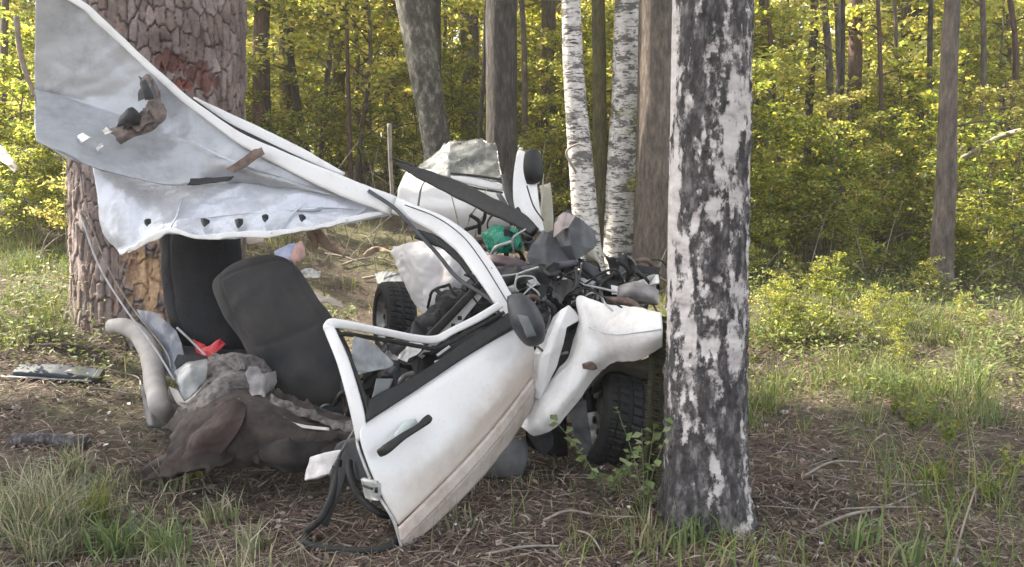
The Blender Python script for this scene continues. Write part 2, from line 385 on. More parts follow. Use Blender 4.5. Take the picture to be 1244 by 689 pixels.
for i, (h, rad, nl, cols, ls) in enumerate([(2.6, .95, 3600, YG, .062), (3.6, 1.2, 5200, YG + YB, .060), (1.5, .75, 2600, YG + DG, .052), (4.6, 1.4, 6200, YG + YB + YB, .07), (2.1, .9, 3600, YB, .05), (1.0, .6, 1700, YG + YB, .042)]):
    sv, sf, V, Fq, cc = sapling_meshes(h, rad, nl, cols, ls, 40 + i)
    SAP.append((mesh_of('stem', sv, sf, bark_grey), mesh_of('foliage', V, Fq, leaf_m, False, cc)))
def crown_mesh(rad, h, nl, cols, ls, seed, mat):
    nc = 34; c0 = rdir(nc) * (rng.random((nc, 1)) ** .45) * [rad, rad, h / 2] * .85; cr_ = rng.uniform(.35, .75, nc) * rad * .42
    k = rng.integers(0, nc, nl); C = c0[k] + rdir(nl) * (rng.random((nl, 1)) ** .5) * cr_[k][:, None]
    V, Fq, cc = kites(C, ls * (.6 + .8 * rng.random(nl)), rdir(nl), rdir(nl) + [0, 0, .7], palette(nl, cols), .75)
    V = np.concatenate([V]); parts = []
    for q in range(nc):
        parts.append(section(np.array([[0, 0, c0[q][2] - rad * .5], c0[q] * [.5, .5, 1] - [0, 0, .15 * rad], c0[q]]), [.05, .01], [.05, .01], n=4, sides=3, p=2, up=(.3, .8, .1)))
    return mesh_of('foliage', V, Fq, mat, False, cc), mesh_of('limb', *join(parts), bark_grey)
CROWN = [crown_mesh(2.2, 5.5, 6500, YG + DG, .13, 1, leaf_m), crown_mesh(1.7, 6.5, 5200, DG, .12, 2, needle_m), crown_mesh(2.8, 5.0, 7500, YG, .14, 3, leaf_m)]
def child(name, me, parent, loc=(0, 0, 0), sc=1, rz=0):
    o = bpy.data.objects.new(name, me); COL.objects.link(o); o.parent = parent; o.location = loc
    o.scale = (sc, sc, sc) if np.ndim(sc) == 0 else sc; o.rotation_euler = (0, 0, rz); return o

# ================================================================== TREES
def trunk_verts(base, top, rb, rt, Ht, nseg, nrow, flare=.35, seed=0, wob=.03, amp=0.0, zdense=None):
    ax = (top - base); ax = ax / ax[2]                              # per metre of height
    z = np.concatenate([np.linspace(-.12, zdense, nrow), np.linspace(zdense, Ht, 14)[1:]]) if zdense else np.linspace(-.12, Ht, nrow)
    zt = top[2] - base[2]; r = rb + (rt - rb) * z / zt; r = np.maximum(r, rt * .35)
    th = np.linspace(0, 2 * np.pi, nseg, endpoint=False)
    c = base + ax * z[:, None]; c[:, 0] += wob * vnoise(np.stack([z * .9, z * 0, z * 0], -1), seed) * np.minimum(1, z.clip(0)); 
    lob = 1 + flare * np.exp(-(z.clip(0)) / .16)[:, None] * (.55 + .45 * np.cos(th[None] * 4 + seed + vnoise(np.stack([th * 1.3, th * 0, th * 0], -1), seed)[None]))
    q = np.stack(np.broadcast_arrays(np.cos(th)[None] * 1.7, np.sin(th)[None] * 1.7, z[:, None] * 1.1), -1)
    rr = r[:, None] * lob * (1 + .05 * vnoise(q, seed + 4)) + amp * fbm(q * [4, 4, 2.2], 4, seed + 8)
    V = np.stack([c[:, None, 0] + rr * np.cos(th), c[:, None, 1] + rr * np.sin(th), np.broadcast_to(c[:, None, 2], rr.shape)], -1)
    return V, z, th, c
TREES = []
def tree(name, label, b, t, mat, Y=None, Ht=11, crown=0, cz=None, csc=1, nseg=20, nrow=40, flare=.35, amp=.008, group=None, seed=None, wob=.03, stubs=0, crownoff=(0, 0)):
    """b = (px, py, width) of the foot, t = (px, py, width) higher up, in photo pixels"""
    base = G(b[0], b[1]) if Y is None else None
    if base is None:
        x = P(b[0], 300, Y)[0]; base = np.array([x, Y, float(H(x, Y))])
    Yv = base[1]; top = P(t[0], t[1], Yv); rb, rt = b[2] / 2 * Yv / FOC, t[2] / 2 * Yv / FOC
    if top[2] < base[2] + 1: top = base + (top - base) * 1.0
    seed = seed or int(b[0]); T = thing(name, base, label, 'tree', group)
    V, z, th, c = trunk_verts(base, top, rb, rt, Ht, nseg, nrow, flare, seed, wob, amp)
    put('trunk', V.reshape(-1, 3), gridfaces(len(z), nseg, True), mat, T, origin=base)
    ax = (top - base) / (top[2] - base[2])
    r = random.Random(seed)
    for k in range(stubs):
        zz = r.uniform(.8, 4.0); o = base + ax * zz; a_ = r.uniform(0, 6.28); L = r.uniform(.3, 1.0)
        d = np.array([math.cos(a_), math.sin(a_) * .6, r.uniform(-.1, .5)])
        tube('branch', [o, o + d * L * .5 + [0, 0, .05], o + d * L], [.014, .005], mat, T, world=True, sides=5)
    if crown is not None:
        me, lm = CROWN[crown]; zc = cz if cz else Ht - 2.2
        loc = ax * zc + [crownoff[0], crownoff[1], 0]; rz = r.random() * 6.28
        child('crown', me, T, loc, csc, rz); child('limb', lm, T, loc, csc, rz)
    TREES.append((base, rb)); return T

# --- the big pine on the left, bark in thick plates
def big_pine():
    base = G(176, 416); Yv = base[1] + .45; base = np.array([P(188, 300, Yv)[0], Yv, float(H(base[0], Yv)) - .02])
    top = P(190, 0, Yv); rt = 96 * Yv / FOC; rb = 97 * Yv / FOC
    T = thing('pine_tree', base, 'huge old pine with thick plated bark that the torn white roof sheet leans on', 'tree')
    nseg, nrow = 520, 520; V, z, th, c = trunk_verts(base, top, rb, rt, 17, nseg, nrow, .14, 5, .02, .01, zdense=3.6)
    # plates: jittered elongated cells over the unrolled bark
    A = np.broadcast_to(th[None] / (2 * np.pi), (len(z), nseg)); Z = np.broadcast_to(z[:, None], A.shape)
    wob_ = .25 * fbm(np.stack([np.cos(th)[None] * 2 + 0 * Z, np.sin(th)[None] * 2 + 0 * Z, Z * 2], -1), 3, 31)
    NC = 62; wf_ = .16 * fbm(np.stack([np.cos(th)[None] * 9 + 0 * Z, np.sin(th)[None] * 9 + 0 * Z, Z * 7], -1), 4, 37); u = A * NC + wob_ * 2.6 + wf_ * 1.8; v = Z / .17 + wob_ * 2.2 + wf_ * 2.2
    iu, iv = np.floor(u).astype(int), np.floor(v).astype(int); f1 = np.full(A.shape, 9.); f2 = f1.copy(); idn = np.zeros(A.shape)
    for du in (-1, 0, 1):
        for dv in (-1, 0, 1):
            cu, cv = iu + du, iv + dv; cw = cu % NC
            jx, jy, idh = _h(cw, cv, 0 * cw, 1), _h(cw, cv, 0 * cw, 2), _h(cw, cv, 0 * cw, 3)
            d = np.maximum(np.abs(u - cu - .5 - (jx - .5) * .95), np.abs(v - cv - .5 - (jy - .5) * .95)) + .35 * np.hypot(u - cu - .5 - (jx - .5) * .95, v - cv - .5 - (jy - .5) * .95)
            m1 = d < f1; f2 = np.where(m1, f1, np.minimum(f2, d)); idn = np.where(m1, idh, idn); f1 = np.where(m1, d, f1)
    e = f2 - f1; plate = sstep(.0, .17, e + .05 * fbm(np.stack([u * 3, v * 3, 0 * u], -1), 3, 7))
    fl = fbm(V * [26, 26, 12], 4, 55); lift = plate * (.006 + .020 * idn) + .010 * np.floor((fl + .6) * 4) / 4 * plate
    n3 = np.stack([np.cos(th)[None] + 0 * Z, np.sin(th)[None] + 0 * Z, 0 * Z], -1); V = V + n3 * lift[..., None]
    tones = np.array([(.24, .19, .18), (.30, .245, .24), (.20, .145, .13), (.36, .30, .29), (.27, .20, .18)])
    colr = (tones[(idn * 4.99).astype(int)] * .6 + .4 * np.array([.23, .185, .168])) * (.8 + .3 * vnoise(V * 6, 77)[..., None] + .35 * fl[..., None])
    colr = colr * plate[..., None] + np.array([.09, .065, .06]) * (1 - plate[..., None])
    # bare red inner bark where the car struck and scraped it
    for (px, py, rx, rz_, cc, push) in ((208, 74, .12, .07, (.17, .085, .07), .014), (234, 90, .08, .09, (.18, .09, .075), .014), (216, 102, .05, .04, (.24, .09, .07), .012), (182, 338, .13, .26, (.62, .42, .26), .03), (160, 318, .035, .16, (.50, .34, .24), .02), (142, 360, .02, .12, (.45, .30, .24), .02), (205, 350, .05, .14, (.50, .32, .18), .025)):
        q = P(px, py, Yv - rt); dd = np.sqrt(((V[..., 0] - q[0]) / rx) ** 2 + ((V[..., 2] - q[2]) / rz_) ** 2) + .8 * fbm(V * [16, 16, 9], 4, px) - (e - .25) * .5 + (V[..., 1] > Yv) * 9
        k = (1 - sstep(.7, .95, dd))[..., None]; colr = colr * (1 - k) + np.array(cc) * (.8 + .4 * fbm(V * [50, 50, 8], 3, 5)[..., None]) * k; V = V - n3 * k * push
    put('trunk', V.reshape(-1, 3), gridfaces(len(z), nseg, True), pine_m, T, origin=base, col=colr.reshape(-1, 3))
    for dx, dy, zc, k in ((-.6, -.3, 14.0, 1), (.5, .4, 16.5, 1)):
        child('crown', CROWN[k][0], T, (dx, dy, zc), 1.05, dx); child('limb', CROWN[k][1], T, (dx, dy, zc), 1.05, dx)
    TREES.append((base, rb)); return T
big_pine()

# --- the near birch on the right of the wreck
def near_birch():
    base = G(856, 636); Yv = base[1]; top = P(866, 0, Yv); rb, rt = 49 * Yv / FOC, 44 * Yv / FOC
    T = thing('birch_tree', base, 'thick near birch with rough black and white bark, the car front pressed against it', 'tree')
    nseg, nrow = 300, 560; V, z, th, c = trunk_verts(base, top, rb, rt, 14, nseg, nrow, .42, 3, .03, .004, zdense=2.75)
    zz = z[:, None] + 0 * th[None]; n3 = np.stack([np.cos(th)[None] + 0 * zz, np.sin(th)[None] + 0 * zz, 0 * zz], -1)
    q = np.stack([np.cos(th)[None] * 1.15 + 0 * zz, np.sin(th)[None] * 1.15 + 0 * zz, zz * 1.35], -1)
    a = fbm(q * [2.3, 2.3, 2.6], 4, 21) * .95 + .22 * fbm(q * [7, 7, 5], 3, 9)
    bias = .50 + .05 * np.sin(zz * 2.4) - .22 * sstep(1.35, .1, zz) + .06 * sstep(1.0, -.5, zz) * np.cos(th[None] - R(-40))
    left = .26 * sstep(.80, .97, np.cos(th[None] - R(178))) * sstep(1.5, 1.9, zz)       # sunlit rim of the left flank, painted into the bark tone
    at = a * .44 + .26 * fbm(V * [24, 24, 15], 5, 91) + bias + left
    strip = (1 - sstep(.0, .10, np.abs(((th[None] - R(296) + .25 * vnoise(np.stack([zz * 2.5, 0 * zz, 0 * zz], -1), 61) + np.pi) % (2 * np.pi)) - np.pi) - .06)) * sstep(1.25, .7, zz) * sstep(.1, .25, zz)
    at = at + .12 * strip
    m = sstep(.46, .54, at + .12 * fbm(V * [60, 60, 34], 3, 2))
    rough = np.abs(fbm(V * [34, 34, 15], 4, 15))
    V = V + n3 * (((1 - m) * (.002 + .022 * rough) + m * .004)[..., None])
    put('trunk', V.reshape(-1, 3), gridfaces(len(z), nseg, True), birch_near, T, origin=base, col=at.reshape(-1))
    for dx, dy, zc in ((-.2, .3, 10.5), (.6, .5, 13.0)):
        child('crown', CROWN[2][0], T, (dx, dy, zc), 1.0, dx); child('limb', CROWN[2][1], T, (dx, dy, zc), 1.0, dx)
    TREES.append((base, rb)); return T
near_birch()

tree('tall_tree', 'straight grey brown trunk just left of the near black and white birch', (792, 352, 46), (799, 0, 39), bark_grey, Ht=17, crown=1, cz=14.5, nseg=40, nrow=90, amp=.006)
tree('birch_tree', 'white birch trunk between the slim greenish trunk and the grey brown trunk', (750, 338, 40), (761, 0, 28), birch_thin, Ht=17, crown=0, cz=14.5, nseg=32, nrow=80)
tree('birch_tree', 'slim white birch leaning left, behind the wreck right of the dark trunk', (718, 286, 34), (693, 0, 22), birch_thin, Y=9.8, Ht=17, crown=0, cz=14.5, nseg=28, nrow=70)
tree('slim_tree', 'slim greenish grey trunk between the two white birches', (733, 286, 17), (729, 0, 16), bark_moss, Y=10.4, Ht=10, crown=None, nseg=16)
tree('dark_tree', 'dark ridged trunk standing behind the wreck at the top centre', (612, 236, 40), (609, 0, 36), bark_dark, Y=10.5, Ht=17, crown=1, cz=14.5, nseg=40, nrow=90, amp=.01)
tree('forked_tree', 'lichen grey trunk leaning right at its foot, left of the dark trunk', (542, 240, 30), (503, 0, 40), bark_lichen, Y=11.5, Ht=17, crown=0, cz=14.5, nseg=30, nrow=60, amp=.02, stubs=3)
tree('dead_tree', 'narrow dead stem beside the lichen grey leaning trunk', (528, 210, 17), (528, 0, 13), bark_dark, Y=12.4, Ht=8, crown=None, stubs=4)
tree('slim_tree', 'thin trunk with pale bark patch at the top between leaning and dark trunks', (566, 200, 20), (572, 0, 22), bark_grey, Y=15, Ht=17, crown=0, cz=14.5, stubs=2)
tree('thin_tree', 'thin dark reddish trunk nearest the right side of the huge pine', (318, 240, 17), (317, 0, 15), bark_red, Y=13.5, Ht=17, crown=1, cz=15.5, stubs=2)
tree('thin_tree', 'reddish brown straight trunk, second one to the right of the huge pine', (352, 230, 20), (350, 0, 18), bark_red, Y=14.5, Ht=17, crown=1, cz=15.5, stubs=3)
tree('thin_tree', 'thin crooked dark stem right of the reddish brown trunk', (375, 230, 10), (366, 0, 8), bark_dark, Y=14, Ht=17, crown=0, cz=15.5, wob=.25, stubs=3)
tree('thin_tree', 'broken greenish trunk amid the sunlit leaves left of centre', (410, 240, 18), (412, 30, 17), bark_moss, Y=15.5, Ht=17, crown=0, cz=15.5, stubs=4)
tree('thin_tree', 'pale slender stem with a curved side branch, left of the leaning grey trunk', (446, 240, 13), (443, 0, 11), bark_grey, Y=16, Ht=17, crown=0, cz=15.5, stubs=4)
tree('thin_tree', 'short mossy trunk close behind the leaning grey trunk', (478, 220, 20), (476, 0, 18), bark_moss, Y=16.5, Ht=17, crown=1, cz=15.5)
tree('dark_tree', 'dark trunk with flared foot in the undergrowth at the right', (1143, 352, 27), (1153, 100, 20), bark_grey, Ht=13, crown=0, cz=11, nseg=28, nrow=60, flare=.9, stubs=4)
tree('dark_tree', 'reddish dark trunk at the top right, between the near birch and the flared tree', (1032, 280, 19), (1042, 0, 15), bark_red, Y=15, Ht=12, crown=0, cz=10.5, stubs=3)
tree('thin_tree', 'very thin grey stem left of the reddish dark trunk at right', (1002, 290, 9), (1004, 0, 8), bark_grey, Y=14, Ht=9, crown=0, cz=10.5, wob=.15, stubs=3)
tree('dark_tree', 'dark leaning trunk half hidden by leaves, left of the flared tree', (1098, 290, 24), (1108, 0, 22), bark_dark, Y=16.5, Ht=12, crown=0, cz=10.5, stubs=4)
tree('birch_tree', 'distant white birch stem at the top right corner', (1210, 280, 15), (1219, 0, 15), birch_thin, Y=18, Ht=12, crown=0, cz=10.5)
tree('thin_tree', 'thin brown stem near the right edge of the wood', (1176, 280, 9), (1172, 0, 8), bark_grey, Y=17, Ht=9, crown=0, cz=10.5, stubs=3)
tree('thin_tree', 'slim dark stem just right of the near birch', (930, 300, 10), (926, 0, 9), bark_grey, Y=13, Ht=9, crown=0, cz=10.5, stubs=3, wob=.1)
tree('thin_tree', 'grey stem between the brown stem pair right of the near birch', (982, 300, 11), (985, 0, 9), bark_dark, Y=17, Ht=9, crown=0, cz=10.5, stubs=3, wob=.1)
tree('thin_tree', 'grey trunk seen between the dark trunk and the slim white birch', (664, 260, 19), (668, 0, 17), bark_grey, Y=15, Ht=17, crown=0, cz=14.5, stubs=2)
tree('thin_tree', 'thin dark trunk beyond the left edge of the huge pine', (10, 220, 8), (4, 0, 7), bark_dark, Y=13, Ht=17, crown=0, cz=15.5, stubs=3)
# unseen trees added at left to shade the wreck, then others deeper in
k = 0
for (x, y, Ht, cr_i) in ((-6.0, 5.4, 11, 1), (-8.6, 6.6, 12, 0), (-7.0, 7.6, 12, 1), (-10.5, 6.4, 14, 2), (-8.2, 4.4, 12, 0), (3.2, 21, 17, 0), (6.6, 22, 17, 1), (-2.0, 22, 17, 0), (9.2, 19, 17, 1), (0.6, 24, 12, 1), (-11, 17, 12, 0), (-9.5, 21, 12, 1), (11, 24, 12, 0), (5, 27, 12, 1), (-5, 27, 12, 1), (-3.6, 17.5, 17, 0)):
    b = np.array([x, y, float(H(x, y))]); t = b + [random.uniform(-.4, .4), 0, 5]
    T = thing('forest_tree', b, 'slender forest tree deep in the wood, or added unseen at the left to shade the wreck', 'tree', 'slender trees deep in the wood')
    V, z, th, c = trunk_verts(b, t, random.uniform(.09, .15), .1, Ht, 14, 26, .3, 300 + k, .1, .01); k += 1
    put('trunk', V.reshape(-1, 3), gridfaces(len(z), 14, True), [bark_grey, bark_red, bark_dark, bark_moss][k % 4], T, origin=b)
    child('crown', CROWN[cr_i][0], T, (0, 0, Ht - 3.4), 1.25, k); child('limb', CROWN[cr_i][1], T, (0, 0, Ht - 3.4), 1.25, k)
for (x, y) in ((-4.2, 10.6), (-3.4, 8.6)):
    pass

for k_, (px, w_, Y_2, lean) in enumerate(((334, 6, 13.5, -6), (392, 7, 14, 8), (428, 6, 13, -4), (585, 6, 12, 4), (643, 8, 12.5, -8),
        (945, 6, 12, -7), (1015, 6, 12, 8), (1022, 9, 13, -4), (1075, 6, 11.5, -6), (1124, 7, 12, 5), (1186, 8, 12, 5), (1235, 8, 12, -5), (62, 7, 12, 5), (2, 10, 12, 3))):
    T = tree('slim_tree', 'slim bare stem rising through the undergrowth of the wood', (px, 280, w_), (px + lean, 60, w_ * .85), [bark_dark, bark_grey, bark_red][k_ % 3], Y=Y_2, Ht=8, crown=None, nseg=9, nrow=26, flare=.2, group='slim bare stems in the undergrowth', seed=500 + k_, wob=.05, stubs=3)
# --- saplings and bushes of the undergrowth
def sapling(i, x, y, sc, label, group, name='sapling'):
    z = float(H(x, y)); T = thing(name, (x, y, z - .02), label, 'bush' if name == 'bush' else 'sapling', group); rz = random.random() * 6.28
    child('stem', SAP[i][0], T, (0, 0, 0), sc, rz); child('foliage', SAP[i][1], T, (0, 0, 0), sc, rz); return T
def free(x, y, d):
    return all(math.hypot(x - b[0], y - b[1]) > d for b, _ in TREES)
LS = ['tall leafy sapling in fresh yellow green leaf among the trunks', 'young tree with loose yellow green leaves in the wood', 'low bushy shrub in yellow green leaf on the wood floor']
cnt = 0
for row, (y0, y1, num, kinds, sc0) in enumerate(((8.8, 11, 26, (5, 2, 4, 2, 5), .85), (9.5, 12, 24, (0, 4, 0, 2), .9), (11, 14, 20, (2, 4, 2, 5), 1.1), (12, 15, 26, (0, 1, 4, 0), 1.05), (15, 19, 32, (1, 3, 0, 1), 1.15), (19, 24, 46, (3, 1, 3, 1), 1.3), (24, 30, 46, (3, 3, 1, 3), 1.6))):
    for j in range(num):
        y = random.uniform(y0, y1); xm = .62 * y + .8; x = -xm + 2 * xm * (j + random.random()) / num
        if y < 13 and -.34 < x / y < .06: continue
        if y < 10.2 and abs(x) < 1.6: continue       # the open strip behind the wreck
        if not free(x, y, .5): continue
        i = random.choice(kinds); hi = i in (1, 3)
        sapling(i, x, y, sc0 * random.uniform(.75, 1.2), LS[0] if hi else (LS[2] if i == 2 else LS[1]), 'leafy saplings of the undergrowth')
for q_ in range(26):
    y = random.uniform(6.3, 9.8); x = random.uniform(.20, .62) * y
    if free(x, y, .4): sapling(random.choice((5, 5, 2)), x, y, random.uniform(.22, .46), 'low leafy shrub growing out of the grass on the right bank', 'low shrubs on the grassy bank', 'bush')
for q_ in range(22):
    y = random.uniform(12.5, 17.5); x = (random.uniform(-.36, .08) if q_ < 13 else random.uniform(.2, .6)) * y
    if free(x, y, .4): sapling(random.choice((1, 3, 3)), x, y, random.uniform(1.15, 1.6), LS[0], 'leafy saplings of the undergrowth')
for (px, py, i, sc, lab) in ((470, 222, 2, .9, 'leafy shrub behind the torn roof beam, left of the leaning trunk'), (655, 262, 5, 1.1, 'small bush growing behind the wreck between dark trunk and slim birch'),
        (680, 240, 2, 1.0, 'yellow green shrub at the foot of the slim leaning birch'), (585, 232, 2, .95, 'leafy shrub at the foot of the dark trunk, touching the far white panel'),
        (375, 228, 2, 1.05, 'green shrub above the torn roof sheet'), (430, 232, 5, 1.3, 'low shrub just above the white roof beam'), (330, 222, 2, 1.0, 'shrub beside the right flank of the huge pine'),
        (925, 322, 5, 1.2, 'low leafy bush right of the near birch at the edge of the grass'), (962, 312, 2, 1.0, 'leafy bush with drooping twigs right of the near birch'), (1005, 306, 2, .9, 'shrub with yellow green leaves left of the fallen branches'),
        (1195, 330, 2, 1.05, 'bright leafy bush right of the flared tree'), (1225, 345, 2, 1.0, 'leafy bush at the right edge of the picture'), (1100, 300, 5, 1.3, 'small bush left of the flared tree foot'), (1190, 300, 4, .9, 'taller shrub behind the bush right of the flared tree'),
        (20, 250, 5, 1.0, 'small shrub by the far left edge'), (1060, 290, 2, 1.0, 'shrub in light leaf beyond the fallen branches')):
    g = G(px, py); y = min(g[1], 13.5); x = (px - 622) / FOC * y
    sapling(i, x, y, sc, lab, None, 'bush')

# --- far wood
N = 52000; yy = rng.uniform(30, 46, N); xx = rng.uniform(-.75, .75, N) * yy; zz = rng.random(N) ** .9 * 15 + H(xx, yy)
keep = vnoise(np.stack([xx * .35, yy * .35, zz * .3], -1), 5) > -.35; xx, yy, zz = xx[keep], yy[keep], zz[keep]; N = len(xx)
C = np.stack([xx, yy, zz], 1); V, Fq, cc = kites(C, rng.uniform(.2, .42, N), rdir(N), rdir(N) + [0, 0, .5], palette(N, YB + YG), .8)
o = put('distant_foliage', V, Fq, leaf_m, smooth=False, col=cc, origin=(0, 38, 0)); tag(o, 'mass of sunlit yellow green leaves far back in the wood', 'foliage', None, 'stuff')

# ================================================================== GRASS AND LITTER
def dens_grass(x, y):
    n_ = vnoise(np.stack([x * 1.5, y * 1.5, 0 * x], -1), 51); n2 = vnoise(np.stack([x * 4, y * 4, 0 * x], -1), 53)
    right = sstep(.9, 1.5, x) * sstep(4.5, 5.8, y) * (1 - sstep(11, 14, y))
    left = sstep(1.9, 2.6, -x) * sstep(4.9, 5.6, y)
    near_l = sstep(.80, 1.05, -x) * (1 - sstep(3.75, 4.2, y)) * .55
    near_r = sstep(.8, 1.3, x) * (1 - sstep(2.9, 3.3, y)) * .06
    mid = .045 + .30 * sstep(7, 10, y) * (1 - .7 * sstep(2.8, 2.2, np.abs(x + 1.3)))
    return np.clip(np.maximum.reduce([right, left, near_l, near_r, mid + 0 * x]) * (.44 + 1.5 * n_ + .8 * n2), 0, 1)
def blades(C, hgt, lean, width, colr):
    N = len(C); a = rng.random(N) * 6.28; d = np.stack([np.cos(a), np.sin(a), 0 * a], 1); w_ = np.stack([-np.sin(a), np.cos(a), 0 * a], 1)
    a2 = rng.normal(size=N) * .9; w_ = w_ * np.cos(a2)[:, None] + d * np.sin(a2)[:, None]
    h = hgt[:, None]; L = lean[:, None]; W = width[:, None] * w_
    m1 = C + d * L * h * .3 + [0, 0, 1] * h * .5; m2 = C + d * L * h * 1.0 + [0, 0, 1] * h * (1 - .35 * L)
    V = np.stack([C - W * .5, C + W * .5, m1 - W * .45, m1 + W * .45, m2], 1).reshape(-1, 3)
    b = np.arange(N)[:, None] * 5
    F3 = np.concatenate([b + [0, 1, 3], b + [0, 3, 2], b + [2, 3, 4]], 0)
    return V, F3, np.repeat(colr, 5, 0)
def scatter(num, fn, x0=-1, ymin=2.6, ymax=14):
    y = ymin + (ymax - ymin) * rng.random(num) ** 1.9; x = (rng.random(num) * 2 - 1) * (.66 * y + .2)
    k = rng.random(num) < fn(x, y); return x[k], y[k]
def wreck_mask(x, y):                          # nothing grows right under the wreck
    return ~(((x > -1.7) & (x < .75) & (y > 4.25) & (y < 5.6)) | ((x > -.95) & (x < -.3) & (y > 3.05) & (y < 3.75)))
x, y = scatter(330000, dens_grass); k = wreck_mask(x, y) | (rng.random(len(x)) < .12); x, y = x[k], y[k]
tuft = vnoise(np.stack([x * 9, y * 9, 0 * x], -1), 66); k = tuft > -.15; x, y = x[k], y[k]; N = len(x)
hh = rng.uniform(.04, .17, N) * (1 + .5 * sstep(.8, 1.6, x)) * (1 + 1.1 * sstep(.2, .8, vnoise(np.stack([x * 2, y * 2, 0 * x], -1), 71))) * np.where(y < 4, 1.05, 1)
GC = [(.11, .16, .04), (.15, .20, .045), (.20, .19, .09), (.10, .145, .055), (.21, .225, .08), (.30, .28, .15), (.14, .19, .075)]
NL = [(.18, .20, .12), (.16, .19, .10), (.31, .285, .21), (.24, .235, .165), (.14, .17, .08), (.38, .34, .27)]
cg = np.where(((x < 0) & (y < 4.3))[:, None], palette(N, NL), palette(N, GC))
V, Fq, cc = blades(np.stack([x, y, H(x, y) - .005], 1), hh, rng.uniform(.1, 1.1, N), rng.uniform(.003, .0065, N), cg)
o = put('grass', V, Fq, grass_m, smooth=False, col=cc, origin=(0, 0, 0)); tag(o, 'uneven green and straw grass growing through the forest floor', 'grass', None, 'stuff')
print('grass', N)
# low leafy ground cover, lush on the right
def dens_cover(x, y):
    n_ = vnoise(np.stack([x * 1.3, y * 1.3, 0 * x], -1), 81)
    return np.clip(np.maximum(sstep(.9, 1.4, x) * sstep(4.7, 6.0, y) * (1 - sstep(9, 12, y)) * .48, np.maximum(sstep(1.9, 2.8, -x) * sstep(5, 6, y) * .5, .15 * sstep(6.5, 9, y) * (1 - .8 * sstep(2.8, 2.2, np.abs(x + 1.3))))) * (.55 + 1.7 * n_ + .8 * vnoise(np.stack([x * 3.4, y * 3.4, 0 * x], -1), 83)), 0, 1)
x, y = scatter(26000, dens_cover, ymax=15); n0 = len(x); rep = 9
x = np.repeat(x, rep) + rng.normal(size=n0 * rep) * .045; y = np.repeat(y, rep) + rng.normal(size=n0 * rep) * .045; hgt = np.repeat(rng.uniform(.06, .34, n0) * (1 + .5 * sstep(.1, .6, vnoise(np.stack([x[::rep] * 1.6, y[::rep] * 1.6, 0 * x[::rep]], -1), 12))), rep) * np.tile(np.linspace(.25, 1, rep), n0)
N = len(x); V, Fq, cc = kites(np.stack([x, y, H(x, y) + hgt], 1), rng.uniform(.022, .058, N), rdir(N) * [1, 1, .4] + [0, 0, .15], rdir(N) * .5 + [0, 0, 1], palette(N, [(.13, .17, .055), (.10, .14, .05), (.17, .205, .06), (.21, .23, .075), (.17, .155, .09)]) , .5)
o = put('ground_cover', V, Fq, grass_m, smooth=False, col=cc, origin=(0, 0, 0)); tag(o, 'low leafy ground cover plants thick on the right of the clearing', 'plants', None, 'stuff')
print('cover', N)
# litter: needles and stalks, dead leaves
x, y = scatter(150000, lambda x, y: np.clip(.95 - .5 * dens_grass(x, y) + .0 * x, 0, 1), ymax=12); N = len(x)
a = rng.random(N) * 6.28; D = np.stack([np.cos(a), np.sin(a), rng.normal(size=N) * .18], 1)
pal = [(.17, .13, .105), (.11, .078, .062), (.34, .285, .235), (.07, .048, .04), (.22, .165, .13), (.14, .095, .075)]
V, Fq, cc = kites(np.stack([x, y, H(x, y) + rng.uniform(.004, .028, N)], 1), rng.uniform(.03, .13, N), D, rdir(N) * .4 + [0, 0, 1], palette(N, pal, .35), .045)
o = put('needle_litter', V, Fq, litter_m, smooth=False, col=cc, origin=(0, 0, 0)); tag(o, 'dry needles and stalks strewn over the soil', 'litter', None, 'stuff')
x, y = scatter(17000, lambda x, y: .85 + 0 * x, ymax=14); N = len(x); a = rng.random(N) * 6.28; D = np.stack([np.cos(a), np.sin(a), rng.normal(size=N) * .3], 1)
V, Fq, cc = kites(np.stack([x, y, H(x, y) + rng.uniform(.004, .03, N)], 1), rng.uniform(.015, .048, N), D, rdir(N) * .6 + [0, 0, 1], palette(N, [(.12, .08, .062), (.18, .13, .10), (.075, .052, .044), (.30, .25, .20), (.15, .095, .075)], .3), .7)
o = put('fallen_leaves', V, Fq, litter_m, smooth=False, col=cc, origin=(0, 0, 0)); tag(o, 'dead brown leaves lying on the forest floor', 'leaves', None, 'stuff')
# small twigs
parts = []
x, y = scatter(1500, lambda x, y: .8 + 0 * x, ymax=10)
for a_, b_ in zip(x, y):
    L = random.uniform(.08, .32); an = random.random() * 3.14; d = np.array([math.cos(an), math.sin(an), 0]); p0 = np.array([a_, b_, 0]) - d * L / 2; p1 = p0 + d * L; pm_ = (p0 + p1) / 2 + np.array([random.uniform(-.02, .02), random.uniform(-.02, .02), 0])
    for q in (p0, pm_, p1): q[2] = float(H(q[0], q[1])) + .012 + random.uniform(0, .02)
    r_ = random.uniform(.0018, .005); parts.append(section(np.array([p0, pm_, p1]), [2*r_, r_], [2*r_, r_], up=(.05, .1, 1), n=4, sides=4, p=2))
V, F_ = join(parts); o = put('twigs', V, F_, twig_m, origin=(0, 0, 0)); tag(o, 'small dry twigs scattered on the ground around the wreck', 'twigs', None, 'stuff')

# ================================================================== THE WRECKED CAR
CB = np.array([-.1, 4.6, float(H(-.1, 4.6))])
car = thing('wrecked_car', CB, 'crushed white car wreck torn open between the huge pine and the near birch', 'car')
def part(name, label=None):
    o = bpy.data.objects.new(name, None); return o
